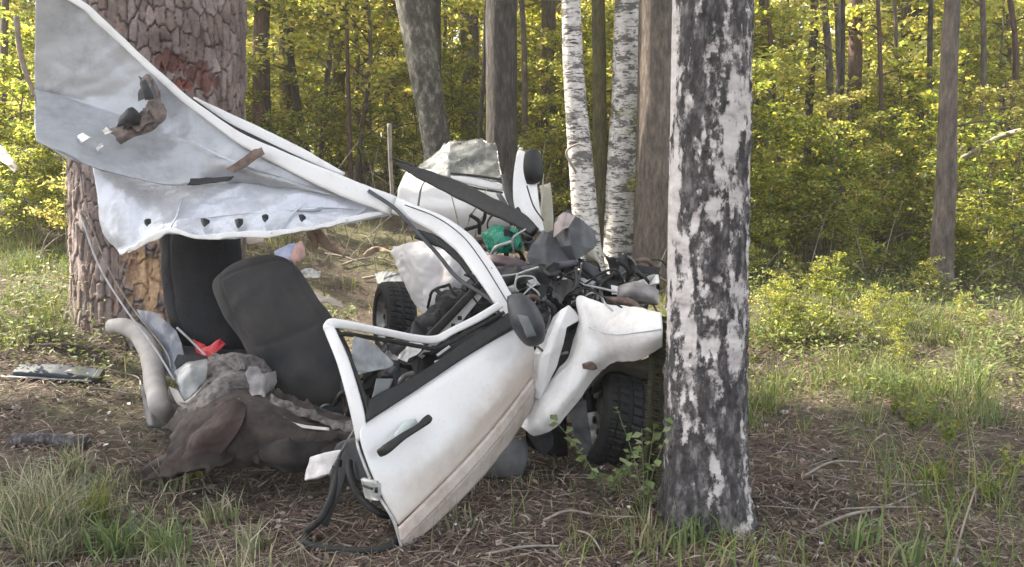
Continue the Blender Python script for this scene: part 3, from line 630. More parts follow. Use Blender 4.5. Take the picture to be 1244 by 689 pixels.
# --- torn roof: upper skin, folded lower skin, edge beam
roof = loft('roof_panel', [
    [(44, -70, 4.62), (104, 6, 4.70), (160, 62, 4.74), (225, 121, 4.74), (295, 169, 4.72), (385, 213, 4.65), (478, 250, 4.6)],
    [(43, 20, 4.68), (92, 50, 4.72), (155, 96, 4.74), (215, 141, 4.73), (285, 180, 4.70), (380, 219, 4.64), (478, 251, 4.6)],
    [(42, 100, 4.74), (88, 112, 4.74), (150, 134, 4.73), (210, 162, 4.71), (280, 194, 4.66), (375, 225, 4.63), (478, 252, 4.6)],
    [(42, 114, 4.70), (88, 126, 4.69), (150, 150, 4.66), (210, 176, 4.66), (280, 203, 4.64), (375, 228, 4.62), (478, 252, 4.6)],
    [(43, 166, 4.30), (88, 188, 4.32), (150, 209, 4.40), (210, 221, 4.54), (272, 216, 4.68), (370, 231, 4.62), (477, 253, 4.6)],
    [(50, 174, 4.36), (92, 194, 4.38), (150, 213, 4.46), (210, 223, 4.58), (272, 217, 4.7), (370, 232, 4.63), (477, 254, 4.6)]], roof_grey, car, 170, 120, .003, (.028, 2.0), fine=(.004, 9))
fold = loft('roof_fold', [
    [(112, 200, 4.80), (160, 213, 4.78), (210, 221, 4.76), (272, 214, 4.74), (370, 229, 4.66), (477, 252, 4.61)],
    [(119, 238, 4.74), (162, 240, 4.68), (210, 240, 4.66), (272, 238, 4.66), (370, 240, 4.62), (477, 253, 4.61)],
    [(124, 282, 4.70), (160, 280, 4.62), (206, 266, 4.58), (272, 260, 4.58), (370, 254, 4.59), (476, 255, 4.60)],
    [(142, 303, 4.66), (168, 297, 4.58), (206, 270, 4.55), (272, 264, 4.56), (370, 257, 4.58), (476, 256, 4.60)],
    [(148, 311, 4.60), (172, 297, 4.50), (205, 283, 4.44), (264, 289, 4.44), (370, 280, 4.48), (474, 259, 4.58)]], white_inner, car, 170, 80, .003, (.022, 2.6), jag=.004, fine=(.0025, 11))
bar('fold_lip', [(147, 308, 4.59), (171, 296, 4.49), (205, 281, 4.43), (235, 287, 4.42), (264, 287, 4.43), (330, 284, 4.45), (372, 278, 4.47), (430, 266, 4.53), (474, 258, 4.57)], [.012, .03, .035, .02, .03, .035, .022, .03, .02], .012, white, car, n=110, dent=.012)
for q_ in ([(330, 284, 4.44), (352, 262, 4.55), (372, 246, 4.58)], [(205, 282, 4.43), (215, 262, 4.56), (222, 240, 4.64)], [(420, 268, 4.51), (440, 256, 4.58), (452, 248, 4.60)], [(230, 170, 4.64), (282, 196, 4.64), (340, 214, 4.62)]):
    bar('metal_crease', q_, [.004, .012, .003], .006, white_inner, car, n=20, dent=.004)
bar('roof_edge_beam', [(70, -10, 4.68), (104, 9, 4.69), (122, 26, 4.70), (150, 52, 4.72), (180, 80, 4.72), (225, 120, 4.72), (262, 148, 4.70), (295, 170, 4.68), (340, 192, 4.66), (385, 213, 4.62), (430, 232, 4.58), (478, 250, 4.55)], [.03, .04, .035, .04, .05, .075, .10, .10], .03, white, car, dent=.004)
bar('roof_gutter', [(236, 119, 4.86), (275, 142, 4.83), (310, 160, 4.79), (365, 186, 4.73), (418, 212, 4.66)], [.012, .05, .065, .055, .02], .02, white, car, dent=.003)
bar('dark_gap_strip', [(236, 122, 4.80), (275, 150, 4.77), (310, 168, 4.74), (365, 194, 4.69), (420, 219, 4.62)], [.012, .02, .024, .02, .014], .015, black_pl, car)  # black strip stands in for the dark gap between beam and gutter
for (px, py) in ((249, 270), (290, 271), (322, 265), (367, 265), (179, 270)):
    a_, b_, g_ = random.uniform(3, 6), random.uniform(2, 4.5), random.uniform(-2, 2)
    pts = [(px - a_, py - b_ + g_, 4.51), (px, py - b_ - 1, 4.50), (px + a_, py - b_ - g_, 4.51)], [(px - a_ + 1, py, 4.49), (px, py, 4.48), (px + a_, py + 1, 4.49)], [(px - a_ * .4, py + b_ + 1, 4.47), (px, py + b_ + 2, 4.46), (px + a_ * .3, py + b_, 4.47)]
    pillow('clip', pts, black_pl, car, .008, 12, 12, 2, (.008, 40))
# torn hole with a ragged brown edge
tm_ = plain('torn grey brown underseal', (.05, .04, .038), (.24, .19, .17), 16, .8, .8)
loft('torn_edge', [[(170, 94, 4.66), (178, 92, 4.66), (190, 102, 4.66)], [(176, 112, 4.62), (186, 112, 4.60), (199, 124, 4.63)], [(180, 132, 4.58), (190, 134, 4.54), (200, 144, 4.58)], [(162, 148, 4.54), (176, 152, 4.50), (186, 156, 4.54)], [(136, 158, 4.50), (140, 168, 4.46), (146, 176, 4.48)]], tm_, car, 9, 18, .004, (.035, 12), lin=1, smooth=False, jag=.03)
loft('torn_edge', [[(150, 150, 4.50), (172, 142, 4.52), (184, 136, 4.53)], [(146, 160, 4.48), (168, 158, 4.48), (188, 148, 4.50)]], tm_, car, 14, 7, .004, (.035, 14), lin=1, smooth=False, jag=.03)
loft('torn_edge', [[(168, 92, 4.64), (186, 98, 4.64)], [(172, 118, 4.60), (192, 122, 4.60)]], dark_grey, car, 16, 16, .004, (.02, 14), lin=1, smooth=False, jag=.03)
pillow('torn_lining', [[(150, 138, 4.48), (160, 130, 4.46), (172, 140, 4.48)], [(141, 155, 4.48), (155, 152, 4.44), (170, 152, 4.48)]], black_pl, car, .02, 12, 12, 2, (.015, 20))
pillow('torn_lining', [[(170, 100, 4.50), (177, 96, 4.49)], [(176, 122, 4.48), (188, 120, 4.48)]], black_pl, car, .01, 12, 12, 2, (.012, 20))
for q in ([(92, 165), (100, 161), (111, 167), (99, 174)], [(122, 158), (131, 153), (137, 160), (127, 164)], [(116, 180), (123, 172), (126, 178), (118, 184)]):
    loft('paint_flake', [[(*q[0], 4.45), (*q[1], 4.44)], [(*q[3], 4.38), (*q[2], 4.37)]], white if q[0][0] != 122 else steel, car, 6, 6, .002, (.008, 20))
loft('torn_edge', [[(275, 205, 4.60), (295, 192, 4.58), (308, 182, 4.58), (318, 180, 4.6)], [(285, 210, 4.57), (300, 203, 4.55), (314, 192, 4.54), (322, 188, 4.56)]], rust, car, 20, 10, .003, (.01, 16), lin=1, smooth=False)
loft('roof_crease_strip', [[(203, 219, 4.62), (235, 217, 4.6), (262, 216, 4.6), (285, 214, 4.6)], [(208, 223, 4.6), (235, 225, 4.58), (262, 222, 4.58), (280, 219, 4.6)]], black_pl, car, 20, 6, .003, (.008, 16))  # black strip along the crease between the two roof skins
# --- front pillar and its seal
bar('front_pillar', [(470, 246, 4.58), (505, 260, 4.50), (538, 276, 4.44), (566, 299, 4.37), (588, 327, 4.30), (607, 357, 4.24), (624, 384, 4.2)], [.09, .085, .10, .11, .11, .10, .09], [.035, .04, .045, .045, .04], white, car, n=60, dent=.005)
bar('door_seal', [(448, 232, 4.55), (478, 252, 4.50), (500, 275, 4.45), (530, 307, 4.38), (556, 338, 4.32), (590, 360, 4.25), (615, 384, 4.2), (632, 408, 4.15), (638, 400, 4.13)], .020, .02, dark_grey, car, n=50)
bar('door_seal', [(506, 285, 4.46), (545, 300, 4.42), (575, 330, 4.36), (598, 362, 4.28), (622, 398, 4.2)], [.05, .06, .05, .04], .03, black_pl, car, n=40, dent=.01)
bar('dash_strip', [(600, 327, 4.28), (560, 370, 4.34), (520, 412, 4.40), (497, 436, 4.42)], [.034, .042, .045, .04], .02, black_pl, car)
bar('pillar_inner', [(597, 340, 4.32), (566, 374, 4.37), (538, 404, 4.42), (508, 432, 4.46)], [.03, .06, .055, .05], .012, white, car, dent=.006)
for q in range(5): pillow('rivet_hole', [[(556 - q*8, 384 + q*9, 4.375 + .008*q), (561 - q*8, 384 + q*9, 4.375 + .008*q)], [(556 - q*8, 389 + q*9, 4.375 + .008*q), (561 - q*8, 389 + q*9, 4.375 + .008*q)]], black_pl, car, .006, 6, 6, 2, (0, 1))
# --- left front door
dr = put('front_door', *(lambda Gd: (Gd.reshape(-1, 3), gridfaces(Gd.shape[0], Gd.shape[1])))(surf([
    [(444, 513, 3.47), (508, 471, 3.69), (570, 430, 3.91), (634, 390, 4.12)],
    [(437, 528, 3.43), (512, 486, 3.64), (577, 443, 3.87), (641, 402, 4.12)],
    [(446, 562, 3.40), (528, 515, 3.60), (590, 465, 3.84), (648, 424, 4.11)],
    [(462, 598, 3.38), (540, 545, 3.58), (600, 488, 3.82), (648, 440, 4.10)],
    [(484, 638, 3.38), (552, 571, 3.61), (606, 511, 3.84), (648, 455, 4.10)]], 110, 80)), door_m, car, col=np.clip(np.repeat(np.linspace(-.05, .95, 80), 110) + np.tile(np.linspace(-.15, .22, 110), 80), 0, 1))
me_ = dr.data; co = np.empty(len(me_.vertices) * 3, np.float32); me_.vertices.foreach_get('co', co); co = co.reshape(-1, 3); nn_ = np.array([.62, -.70, .30])
co += nn_ * (.007 * ridg(co, 2.3, 41) + .004 * fbm(co * 5, 3, 8))[:, None]; me_.vertices.foreach_set('co', co.ravel()); solid(dr, .012, 0)
loft('door_sill_trim', [[(485, 641, 3.34), (552, 574, 3.57), (606, 514, 3.80), (648, 458, 4.07)], [(488, 657, 3.33), (556, 587, 3.57), (609, 526, 3.80), (648, 470, 4.07)]], white_dusty, dr, 40, 8, .022, (.002, 6))
loft('door_sill', [[(488, 658, 3.36), (556, 588, 3.60), (609, 527, 3.83), (648, 471, 4.09)], [(491, 669, 3.38), (562, 603, 3.64), (612, 545, 3.87), (648, 490, 4.12)]], white_dusty, dr, 40, 8, .02, (.004, 8))
bar('window_frame', [(441, 534, 3.455), (432, 492, 3.48), (417, 440, 3.54), (402, 404, 3.60), (400, 396, 3.61), (410, 393, 3.63), (460, 402, 3.74), (505, 411, 3.85), (530, 412, 3.91), (550, 402, 3.96), (580, 387, 4.03), (608, 370, 4.1)], [.055, .055, .05, .045, .045, .04, .034, .034, .036, .034, .036, .036], .03, white, dr, n=90, p=4)
bar('window_seal', [(450, 512, 3.50), (440, 476, 3.53), (424, 434, 3.58), (410, 407, 3.63), (460, 412, 3.77), (510, 421, 3.88), (535, 422, 3.94), (580, 397, 4.04), (612, 380, 4.1)], .018, .03, black_pl, dr, n=70)
loft('belt_trim', [[(446, 488, 3.53), (508, 455, 3.72), (560, 420, 3.92), (618, 382, 4.13)], [(445, 513, 3.455), (509, 472, 3.675), (570, 431, 3.895), (636, 391, 4.10)]], black_pl, dr, 40, 10, .03, (.003, 9))
bar('belt_trim_clip', [(531, 432, 3.86), (546, 421, 3.9)], .012, .01, wire_m, dr); bar('belt_trim_clip', [(528, 440, 3.83), (540, 436, 3.86)], .010, .008, wire_m, dr)
loft('door_glass', [[(430, 408, 3.60), (448, 414, 3.63), (462, 424, 3.67)], [(428, 432, 3.58), (446, 438, 3.6), (478, 441, 3.66)], [(433, 452, 3.56), (450, 452, 3.58), (470, 447, 3.62)]], rag_blue if False else clear_pl, dr, 16, 16, .004, (.012, 12))
loft('torn_film', [[(430, 410, 3.62), (444, 416, 3.64), (476, 438, 3.70)], [(429, 436, 3.6), (445, 440, 3.61), (478, 441, 3.69)]], plain('lavender white film', (.40, .42, .52), (.62, .62, .70), 14, .4, .3), dr, 18, 12, .002, (.012, 12))
loft('door_glass', [[(458, 460, 3.6), (478, 460, 3.65)], [(449, 492, 3.55), (472, 474, 3.62)]], plain('dull grey plate', (.10, .11, .11), (.17, .18, .18), 12, .4, .2), dr, 8, 8, .006, (.006, 12))
bar('door_handle', [(462, 550, 3.385), (470, 545, 3.37), (490, 530, 3.42), (508, 519, 3.48), (518, 511, 3.52), (521, 508, 3.54)], [.034, .040, .030, .026, .036, .03], .03, black_pl, dr, p=3, n=40)
pillow('handle_recess', [[(478, 528, 3.44), (492, 512, 3.50), (504, 508, 3.54)], [(484, 534, 3.43), (497, 526, 3.48), (508, 514, 3.54)]], plain('pale green grey plastic', (.42, .48, .45), (.55, .60, .58), 9, .5, .2), dr, .006, 14, 10, 2)
lt = loft('door_latch', [[(440, 581, 3.42), (457, 584, 3.38), (460, 590, 3.38)], [(444, 598, 3.42), (458, 602, 3.38), (460, 598, 3.38)], [(446, 604, 3.42), (456, 608, 3.38), (460, 605, 3.38)]], alu, dr, 12, 12, .02, (.003, 30))
bar('latch_claw', [(441, 590, 3.39), (452, 594, 3.365)], .008, .012, black_pl, lt); pillow('latch_pin', [[(455, 592, 3.36), (459, 592, 3.36)], [(455, 599, 3.36), (459, 599, 3.36)]], black_pl, lt, .004, 6, 6, 2)
loft('door_end_panel', [[(438, 530, 3.46), (418, 535, 3.62), (410, 540, 3.74)], [(446, 562, 3.43), (428, 562, 3.58), (404, 560, 3.72)], [(460, 598, 3.41), (430, 580, 3.55), (410, 578, 3.70)]], dark_grey, dr, 14, 14, .008, (.008, 8))
bar('end_seal', [(445, 513, 3.49), (434, 532, 3.46), (442, 562, 3.42), (458, 598, 3.40), (478, 632, 3.37), (489, 668, 3.36)], .012, .02, alu, dr, n=40)
# mirror
mir = pillow('door_mirror', [[(616, 360, 4.02), (626, 357, 4.01), (634, 366, 4.02)], [(619, 378, 4.0), (637, 376, 3.96), (652, 386, 4.0)], [(626, 397, 3.99), (642, 396, 3.94), (660, 402, 3.99)], [(641, 418, 4.0), (649, 420, 3.99), (660, 414, 4.01)]], dark_grey, dr, .045, 24, 30, 3, (.001, 8))
pillow('mirror_cap', [[(628, 382, 3.90), (641, 384, 3.885)], [(640, 410, 3.905), (652, 408, 3.905)]], plain('worn grey plastic', (.13, .14, .15), (.20, .21, .22), 10, .5, .2), mir, .008, 12, 16, 2)
# --- front wing, hinge panel, wheel arch
loft('front_fender', [
    [(624, 512, 4.14), (655, 484, 4.12), (677, 450, 4.14), (690, 432, 4.15), (704, 392, 4.19), (704, 361, 4.22), (736, 371, 4.10), (770, 373, 3.99), (804, 381, 3.88)],
    [(630, 517, 4.06), (659, 496, 4.04), (681, 470, 4.05), (694, 448, 4.06), (710, 422, 4.08), (720, 404, 4.10), (742, 397, 4.00), (773, 394, 3.91), (805, 395, 3.82)],
    [(638, 523, 4.02), (662, 510, 4.01), (683, 490, 4.01), (699, 470, 4.02), (714, 450, 4.03), (728, 432, 4.05), (748, 421, 3.97), (774, 416, 3.89), (805, 407, 3.81)],
    [(648, 530, 4.04), (668, 522, 4.04), (686, 505, 4.04), (703, 485, 4.05), (718, 466, 4.07), (733, 450, 4.09), (750, 440, 4.02), (774, 437, 3.95), (804, 419, 3.87)]], paint('dented dusty white paint', (.70, .685, .675), (.44, .37, .32), .45, .72, .38, .2), car, 130, 60, .004, (.018, 3.6), jag=.005, fine=(.003, 12))
loft('dust_smear', [[(640, 513, 4.025), (662, 497, 4.01), (690, 462, 4.02)], [(650, 524, 4.02), (672, 508, 4.00), (700, 474, 4.01)]], white_dusty, car, 30, 12, .002, (.01, 6), jag=.02) if False else None
pillow('rust_patch', [[(707, 442, 4.0), (718, 439, 3.99), (724, 443, 4.0)], [(708, 448, 4.0), (720, 450, 3.99), (726, 448, 4.0)]], rust, car, .006, 12, 8, 2, (.01, 20))
bar('fender_crease', [(716, 398, 4.055), (745, 406, 3.965), (775, 404, 3.875), (803, 400, 3.80)], .006, .004, white_inner, car, n=40)
bar('arch_lip', [(776, 438, 3.98), (758, 434, 4.03), (745, 437, 4.08), (728, 452, 4.10), (712, 472, 4.09), (692, 499, 4.07), (672, 520, 4.06), (652, 530, 4.05)], [.012, .026, .022, .014, .010], .014, dark_grey, car, n=50, dent=.003)
loft('arch_liner', [[(722, 462, 4.2), (745, 440, 4.15), (776, 440, 4.08), (806, 424, 4.0)], [(720, 470, 4.3), (745, 452, 4.25), (776, 455, 4.2), (806, 450, 4.1)], [(716, 480, 4.5), (745, 470, 4.5), (776, 470, 4.45), (806, 470, 4.3)]], plain('dusty arch liner', (.05, .05, .04), (.14, .13, .10), 9, .9, .4), car, 26, 20, .004, (.012, 9))
loft('hinge_panel', [
    [(672, 385, 4.22), (681, 377, 4.18), (691, 371, 4.18), (706, 388, 4.2)],
    [(662, 408, 4.16), (671, 402, 4.11), (679, 399, 4.1), (688, 398, 4.12)],
    [(646, 430, 4.14), (658, 430, 4.08), (670, 428, 4.06), (684, 418, 4.1)],
    [(645, 455, 4.14), (654, 456, 4.08), (664, 454, 4.07), (675, 446, 4.1)],
    [(644, 478, 4.15), (651, 484, 4.10), (655, 486, 4.09), (660, 478, 4.12)]], white, car, 30, 44, .004, (.007, 6), lin=1)
loft('torn_panel', [[(645, 470, 4.14), (660, 480, 4.1)], [(640, 492, 4.14), (652, 492, 4.1)], [(622, 512, 4.16), (636, 505, 4.12)]], white_dusty, car, 12, 20, .004, (.012, 12), lin=1, smooth=False)
loft('bulkhead', [[(678, 392, 4.36), (712, 384, 4.34)], [(668, 440, 4.32), (716, 432, 4.3)], [(640, 500, 4.3), (690, 496, 4.3)], [(640, 540, 4.4), (690, 560, 4.4)]], black_pl, car, 20, 30, .01, (.015, 9))
bar('door_check_strap', [(652, 420, 4.08), (668, 432, 4.1), (690, 428, 4.15)], .012, .006, steel, car)

# --- wheels
def wheel(name, c, ax, rad, wid, parent, label=None, cat=None, tyre_m=rubber):
    ax = np.array(ax, float); ax /= np.linalg.norm(ax); e1 = np.cross(ax, [0, 0, 1.]); e1 /= np.linalg.norm(e1); e2 = np.cross(ax, e1)
    if parent is None: T = thing(name, c - np.array([0, 0, rad]), label, cat)
    else:
        T = bpy.data.objects.new(name, None); COL.objects.link(T); T.parent = parent; T.location = c - WL[parent.name]; T.empty_display_size = .1; WL[T.name] = np.array(c)
    ns = 160; th = np.linspace(0, 2 * np.pi, ns, endpoint=False)
    prof = [(-.36, .64), (-.50, .70), (-.54, .82), (-.50, .93), (-.44, .975), (-.30, .99), (-.29, .968), (-.26, .968), (-.25, .997), (-.06, 1), (-.05, .972), (.05, .972), (.06, 1), (.25, .997), (.26, .968), (.29, .968), (.30, .99), (.44, .975), (.50, .93), (.54, .82), (.50, .70), (.36, .64)]
    V = []
    for (w_, r_) in prof:
        rr = np.full(ns, r_ * rad)
        if r_ > .98: rr = rr - .011 * rad * 3 * ((np.arange(ns) + int(w_ * 12)) % 4 == 0)
        V.append(c + ax * w_ * wid + (np.cos(th)[:, None] * e1 + np.sin(th)[:, None] * e2) * rr[:, None])
    V = np.array(V).reshape(-1, 3); put('tyre', V, gridfaces(len(prof), ns, True), tyre_m, T, origin=c, smooth=False)
    ns = 64; th = np.linspace(0, 2 * np.pi, ns, endpoint=False)
    for sgn in (1, -1):
        prof = [(.44, .66), (.40, .64), (.30, .58), (.18, .50), (.16, .34), (.24, .26), (.26, .14), (.30, .10), (.30, .001)]; V = []
        for j, (w_, r_) in enumerate(prof):
            rr = np.full(ns, r_ * rad)
            V.append(c + sgn * ax * w_ * wid + (np.cos(th)[:, None] * e1 + np.sin(th)[:, None] * e2) * rr[:, None])
        V = np.array(V).reshape(-1, 3); rim = put('rim', V, gridfaces(len(prof), ns, True), steel, T, origin=c)
        for q in range(8):
            a_ = q * math.pi / 4; p0 = c + sgn * ax * .19 * wid + (math.cos(a_) * e1 + math.sin(a_) * e2) * rad * .43
            tube('rim_hole', [p0, p0 + sgn * ax * .012], [.019, .019], black_pl, rim, world=True, sides=10)
    return T
wf = P(742, 513, 4.42); wf[2] = .285 + float(H(wf[0], wf[1])) - .03
wheel('front_wheel', wf, (-.97, -.20, .14), .29, .23, car)
tube('strut', [(705, 430, 4.5), (712, 470, 4.46), (718, 500, 4.44)], .03, black_pl, car); tube('track_rod', [(660, 520, 4.4), (690, 515, 4.4), (715, 520, 4.4)], .012, rust, car)
loft('brake_shield', [[(688, 492, 4.3), (712, 486, 4.28)], [(696, 520, 4.28), (716, 520, 4.26)], [(700, 548, 4.3), (722, 556, 4.28)]], plain('dark dusty metal', (.06, .06, .07), (.14, .14, .15), 10, .6, .3), car, 14, 18, .006, (.01, 9), lin=1, smooth=False)
pillow('underbody_box', [[(590, 536, 4.22), (615, 533, 4.2), (639, 538, 4.24)], [(584, 558, 4.16), (612, 556, 4.12), (637, 560, 4.2)], [(578, 574, 4.2), (606, 576, 4.16), (632, 580, 4.24)]], plain('dusty grey tank', (.10, .10, .105), (.20, .20, .21), 8, .7, .3), car, .05, 20, 20, 6)
loft('torn_panel', [[(640, 528, 4.14), (668, 518, 4.12)], [(652, 545, 4.16), (672, 530, 4.14)], [(662, 556, 4.18), (672, 540, 4.16)]], dark_grey, car, 12, 14, .004, (.01, 12), lin=1, smooth=False)
g = G(478, 436); wr = np.array([P(476, 300, 6.2)[0], 6.2, float(H(P(476, 300, 6.2)[0], 6.2)) + .265])
wr = P(479, 388, 6.2)
wheel('loose_wheel', wr, (-.93, -.36, .05), .27, .20, None, 'black car wheel standing on edge between the seats and the white airbag', 'wheel')

# --- seats
s1 = thing('car_seat', G(262, 470), 'upright dark cloth car seat under the torn roof sheet', 'car seat')
pillow('backrest', [[(196, 276, 5.05), (240, 274, 5.0), (292, 282, 5.02)], [(197, 300, 5.02), (243, 297, 4.95), (293, 303, 4.98)], [(200, 350, 4.98), (250, 350, 4.90), (300, 345, 4.95)], [(212, 400, 4.95), (265, 400, 4.86), (325, 392, 4.92)], [(232, 440, 4.92), (285, 440, 4.84), (345, 432, 4.9)]], seat_side, s1, .075, 80, 90, 4, (.016, 7), groove=.06)
pillow('seat_cushion', [[(205, 425, 4.85), (270, 430, 4.85), (345, 432, 4.85)], [(215, 450, 4.6), (280, 460, 4.6), (350, 465, 4.6)]], seat_side, s1, .06, 24, 16, 4, (.01, 7))
s2 = thing('car_seat', G(380, 520), 'dark grey car seat leaning back in front of the upright seat', 'car seat')
bs = pillow('backrest', [
    [(262, 342, 4.72), (290, 322, 4.66), (320, 314, 4.64), (350, 318, 4.66)],
    [(264, 358, 4.68), (300, 345, 4.58), (336, 336, 4.56), (364, 338, 4.62)],
    [(284, 392, 4.62), (320, 385, 4.5), (358, 375, 4.5), (384, 368, 4.58)],
    [(306, 428, 4.58), (344, 424, 4.46), (382, 412, 4.46), (410, 402, 4.56)],
    [(332, 468, 4.54), (366, 468, 4.42), (402, 456, 4.42), (428, 446, 4.52)],
    [(360, 500, 4.52), (385, 506, 4.42), (414, 502, 4.42), (432, 490, 4.5)]], seat_cloth, s2, .085, 100, 120, 5, (.022, 5), groove=.06)
bar('seat_seam', [(278, 356, 4.60), (300, 392, 4.53), (325, 430, 4.49), (352, 472, 4.45)], .006, .006, seat_side, s2)
pillow('seat_cushion', [[(345, 478, 4.55), (390, 480, 4.5), (436, 470, 4.5)], [(350, 500, 4.35), (395, 510, 4.3), (440, 505, 4.3)]], seat_side, s2, .05, 24, 16, 4, (.01, 7))
bar('seat_rail', [(350, 472, 4.5), (390, 478, 4.42), (430, 470, 4.4)], .02, .015, dark_grey, s2)
tube('recliner', [(416, 462, 4.36), (422, 484, 4.34), (436, 500, 4.36)], [.02, .03, .03], black_pl, s2)
strap = loft('belt_strap', [[(238, 418, 4.74), (252, 422, 4.70), (268, 412, 4.71)], [(240, 428, 4.72), (256, 434, 4.68), (274, 418, 4.70)]], red_m, s1, 16, 12, .012, (.02, 18))
tag(strap, 'bright red crumpled belt buckle strap')
loft('belt_strap', [[(236, 412, 4.74), (246, 420, 4.7)], [(250, 436, 4.68), (262, 434, 4.68)]], red_m, s1, 10, 10, .01, (.02, 16))
tube('belt_cord', [(215, 398, 4.7), (230, 412, 4.68), (250, 432, 4.65)], .006, wire_m, s1)

# --- floor coverings and dark bodywork under the seats
loft('floor_carpet', [
    [(196, 520, 4.25), (232, 486, 4.2), (275, 474, 4.2), (330, 476, 4.22), (385, 500, 4.2), (436, 512, 4.12)],
    [(216, 530, 4.12), (246, 505, 4.0), (282, 498, 3.98), (335, 500, 4.0), (388, 518, 4.0), (438, 526, 3.95)],
    [(190, 560, 4.0), (245, 530, 3.95), (290, 525, 3.9), (340, 522, 3.92), (392, 535, 3.92), (440, 540, 3.9)],
    [(165, 580, 3.98), (235, 556, 3.96), (290, 552, 3.9), (345, 548, 3.88), (395, 550, 3.9), (425, 552, 3.9)],
    [(190, 592, 3.95), (235, 574, 3.97), (290, 570, 3.95), (350, 570, 3.92), (395, 570, 3.92), (410, 566, 3.92)]], carpet, car, 200, 140, .008, (.034, 2.6), jag=.02, fine=(.006, 7))
loft('floor_carpet', [
    [(254, 428, 4.5), (284, 430, 4.42), (310, 436, 4.42), (336, 446, 4.48)],
    [(240, 452, 4.38), (276, 452, 4.28), (312, 456, 4.28), (332, 470, 4.36)],
    [(225, 484, 4.3), (262, 482, 4.18), (300, 486, 4.2), (330, 492, 4.3)],
    [(205, 520, 4.2), (250, 510, 4.1), (295, 512, 4.1), (320, 510, 4.2)]], carpet_grey, car, 110, 110, .007, (.04, 4), jag=.02, fine=(.008, 9))
for (rows_, m_) in (([[(222, 500, 4.1), (262, 488, 4.05), (300, 500, 4.05)], [(206, 545, 3.95), (255, 532, 3.9), (298, 535, 3.93)], [(196, 580, 3.9), (240, 572, 3.86), (280, 562, 3.9)]], carpet), ([[(300, 498, 4.06), (350, 505, 4.0), (420, 530, 3.95)], [(296, 530, 3.95), (350, 540, 3.86), (425, 548, 3.86)], [(310, 560, 3.9), (360, 570, 3.84), (410, 562, 3.84)]], carpet), ([[(240, 470, 4.25), (270, 462, 4.15), (296, 480, 4.15)], [(222, 500, 4.15), (258, 500, 4.05), (290, 512, 4.05)]], carpet_grey), ([[(258, 498, 4.0), (284, 486, 3.96), (300, 490, 3.98)], [(222, 540, 3.92), (256, 524, 3.86), (292, 520, 3.88)], [(176, 584, 3.94), (222, 572, 3.90), (262, 560, 3.88)]], plain('reddish brown felt', (.020, .013, .012), (.070, .048, .042), 9, .95, .5)), ([[(318, 540, 3.92), (360, 536, 3.84), (424, 534, 3.9)], [(314, 556, 3.88), (360, 562, 3.80), (420, 552, 3.88)], [(330, 568, 3.92), (366, 572, 3.86), (406, 566, 3.9)]], plain('black brown underfelt', (.010, .008, .008), (.040, .032, .030), 9, .95, .5)), ([[(330, 470, 4.2), (380, 492, 4.12)], [(336, 500, 4.1), (390, 512, 4.02)]], carpet)):
    loft('floor_carpet', rows_, m_, car, 80, 70, .006, (.03, 4), jag=.04, fine=(.007, 9))
for rows_, m_ in (([[(262, 432, 4.34), (292, 434, 4.28), (330, 450, 4.34)], [(268, 442, 4.30), (296, 448, 4.24), (334, 470, 4.30)]], carpet_grey), ([[(300, 446, 4.20), (322, 452, 4.20), (338, 462, 4.26)], [(302, 476, 4.14), (318, 482, 4.12), (330, 486, 4.2)]], plain('pale worn felt', (.12, .11, .11), (.36, .34, .34), 10, .95, .6)),
                 ([[(330, 482, 4.12), (372, 496, 4.06), (434, 520, 3.98)], [(326, 492, 4.08), (372, 508, 4.02), (434, 528, 3.94)]], carpet_grey)):
    loft('trim_scrap', rows_, m_, car, 18, 12, .005, (.03, 9), lin=1, smooth=False, jag=.04)
loft('floor_carpet', [[(370, 488, 4.3), (400, 500, 4.2), (440, 510, 4.1)], [(366, 520, 4.15), (400, 525, 4.1), (440, 530, 4.0)]], black_pl, car, 30, 20, .006, (.03, 7))
loft('floor_pan', [[(170, 470, 4.9), (260, 475, 4.9), (360, 500, 4.8), (450, 480, 4.7)], [(180, 520, 4.5), (260, 520, 4.5), (360, 530, 4.4), (450, 530, 4.3)]], black_pl, car, 30, 20, .01, (.03, 5))
loft('side_sill', [[(166, 376, 4.98), (190, 380, 4.9), (214, 402, 4.8)], [(180, 398, 4.9), (200, 405, 4.8), (222, 420, 4.72)], [(196, 425, 4.8), (212, 438, 4.7), (228, 446, 4.66)], [(200, 455, 4.7), (214, 462, 4.64), (226, 470, 4.6)]], plain('scuffed dark blue grey panel', (.07, .08, .11), (.24, .25, .28), 8, .5, .3), car, 26, 34, .006, (.015, 8), lin=1, smooth=False)
loft('paint_chip', [[(274, 494, 4.06), (290, 484, 4.05)], [(280, 508, 4.04), (296, 500, 4.04)]], alu, car, 8, 8, .004, (.01, 16)); loft('paint_chip', [[(344, 506, 3.95), (360, 514, 3.94), (400, 520, 3.94)], [(342, 512, 3.94), (364, 519, 3.93), (400, 523, 3.93)]], plain('pale pink grey scrap', (.42, .36, .36), (.62, .58, .57), 14, .6, .3), car, 18, 6, .004, (.006, 16))
loft('rocker_end', [[(379, 556, 3.72), (400, 549, 3.68), (417, 546, 3.66)], [(374, 572, 3.70), (398, 568, 3.66), (412, 564, 3.66)], [(372, 584, 3.68), (390, 579, 3.64), (410, 572, 3.65)]], plain('chipped white sill', (.40, .37, .37), (.70, .68, .67), 16, .6, .4), car, 20, 16, .018, (.006, 12))
bar('sill_strip', [(434, 518, 3.58), (420, 540, 3.6), (408, 562, 3.62), (400, 578, 3.62)], .012, .01, steel, car)
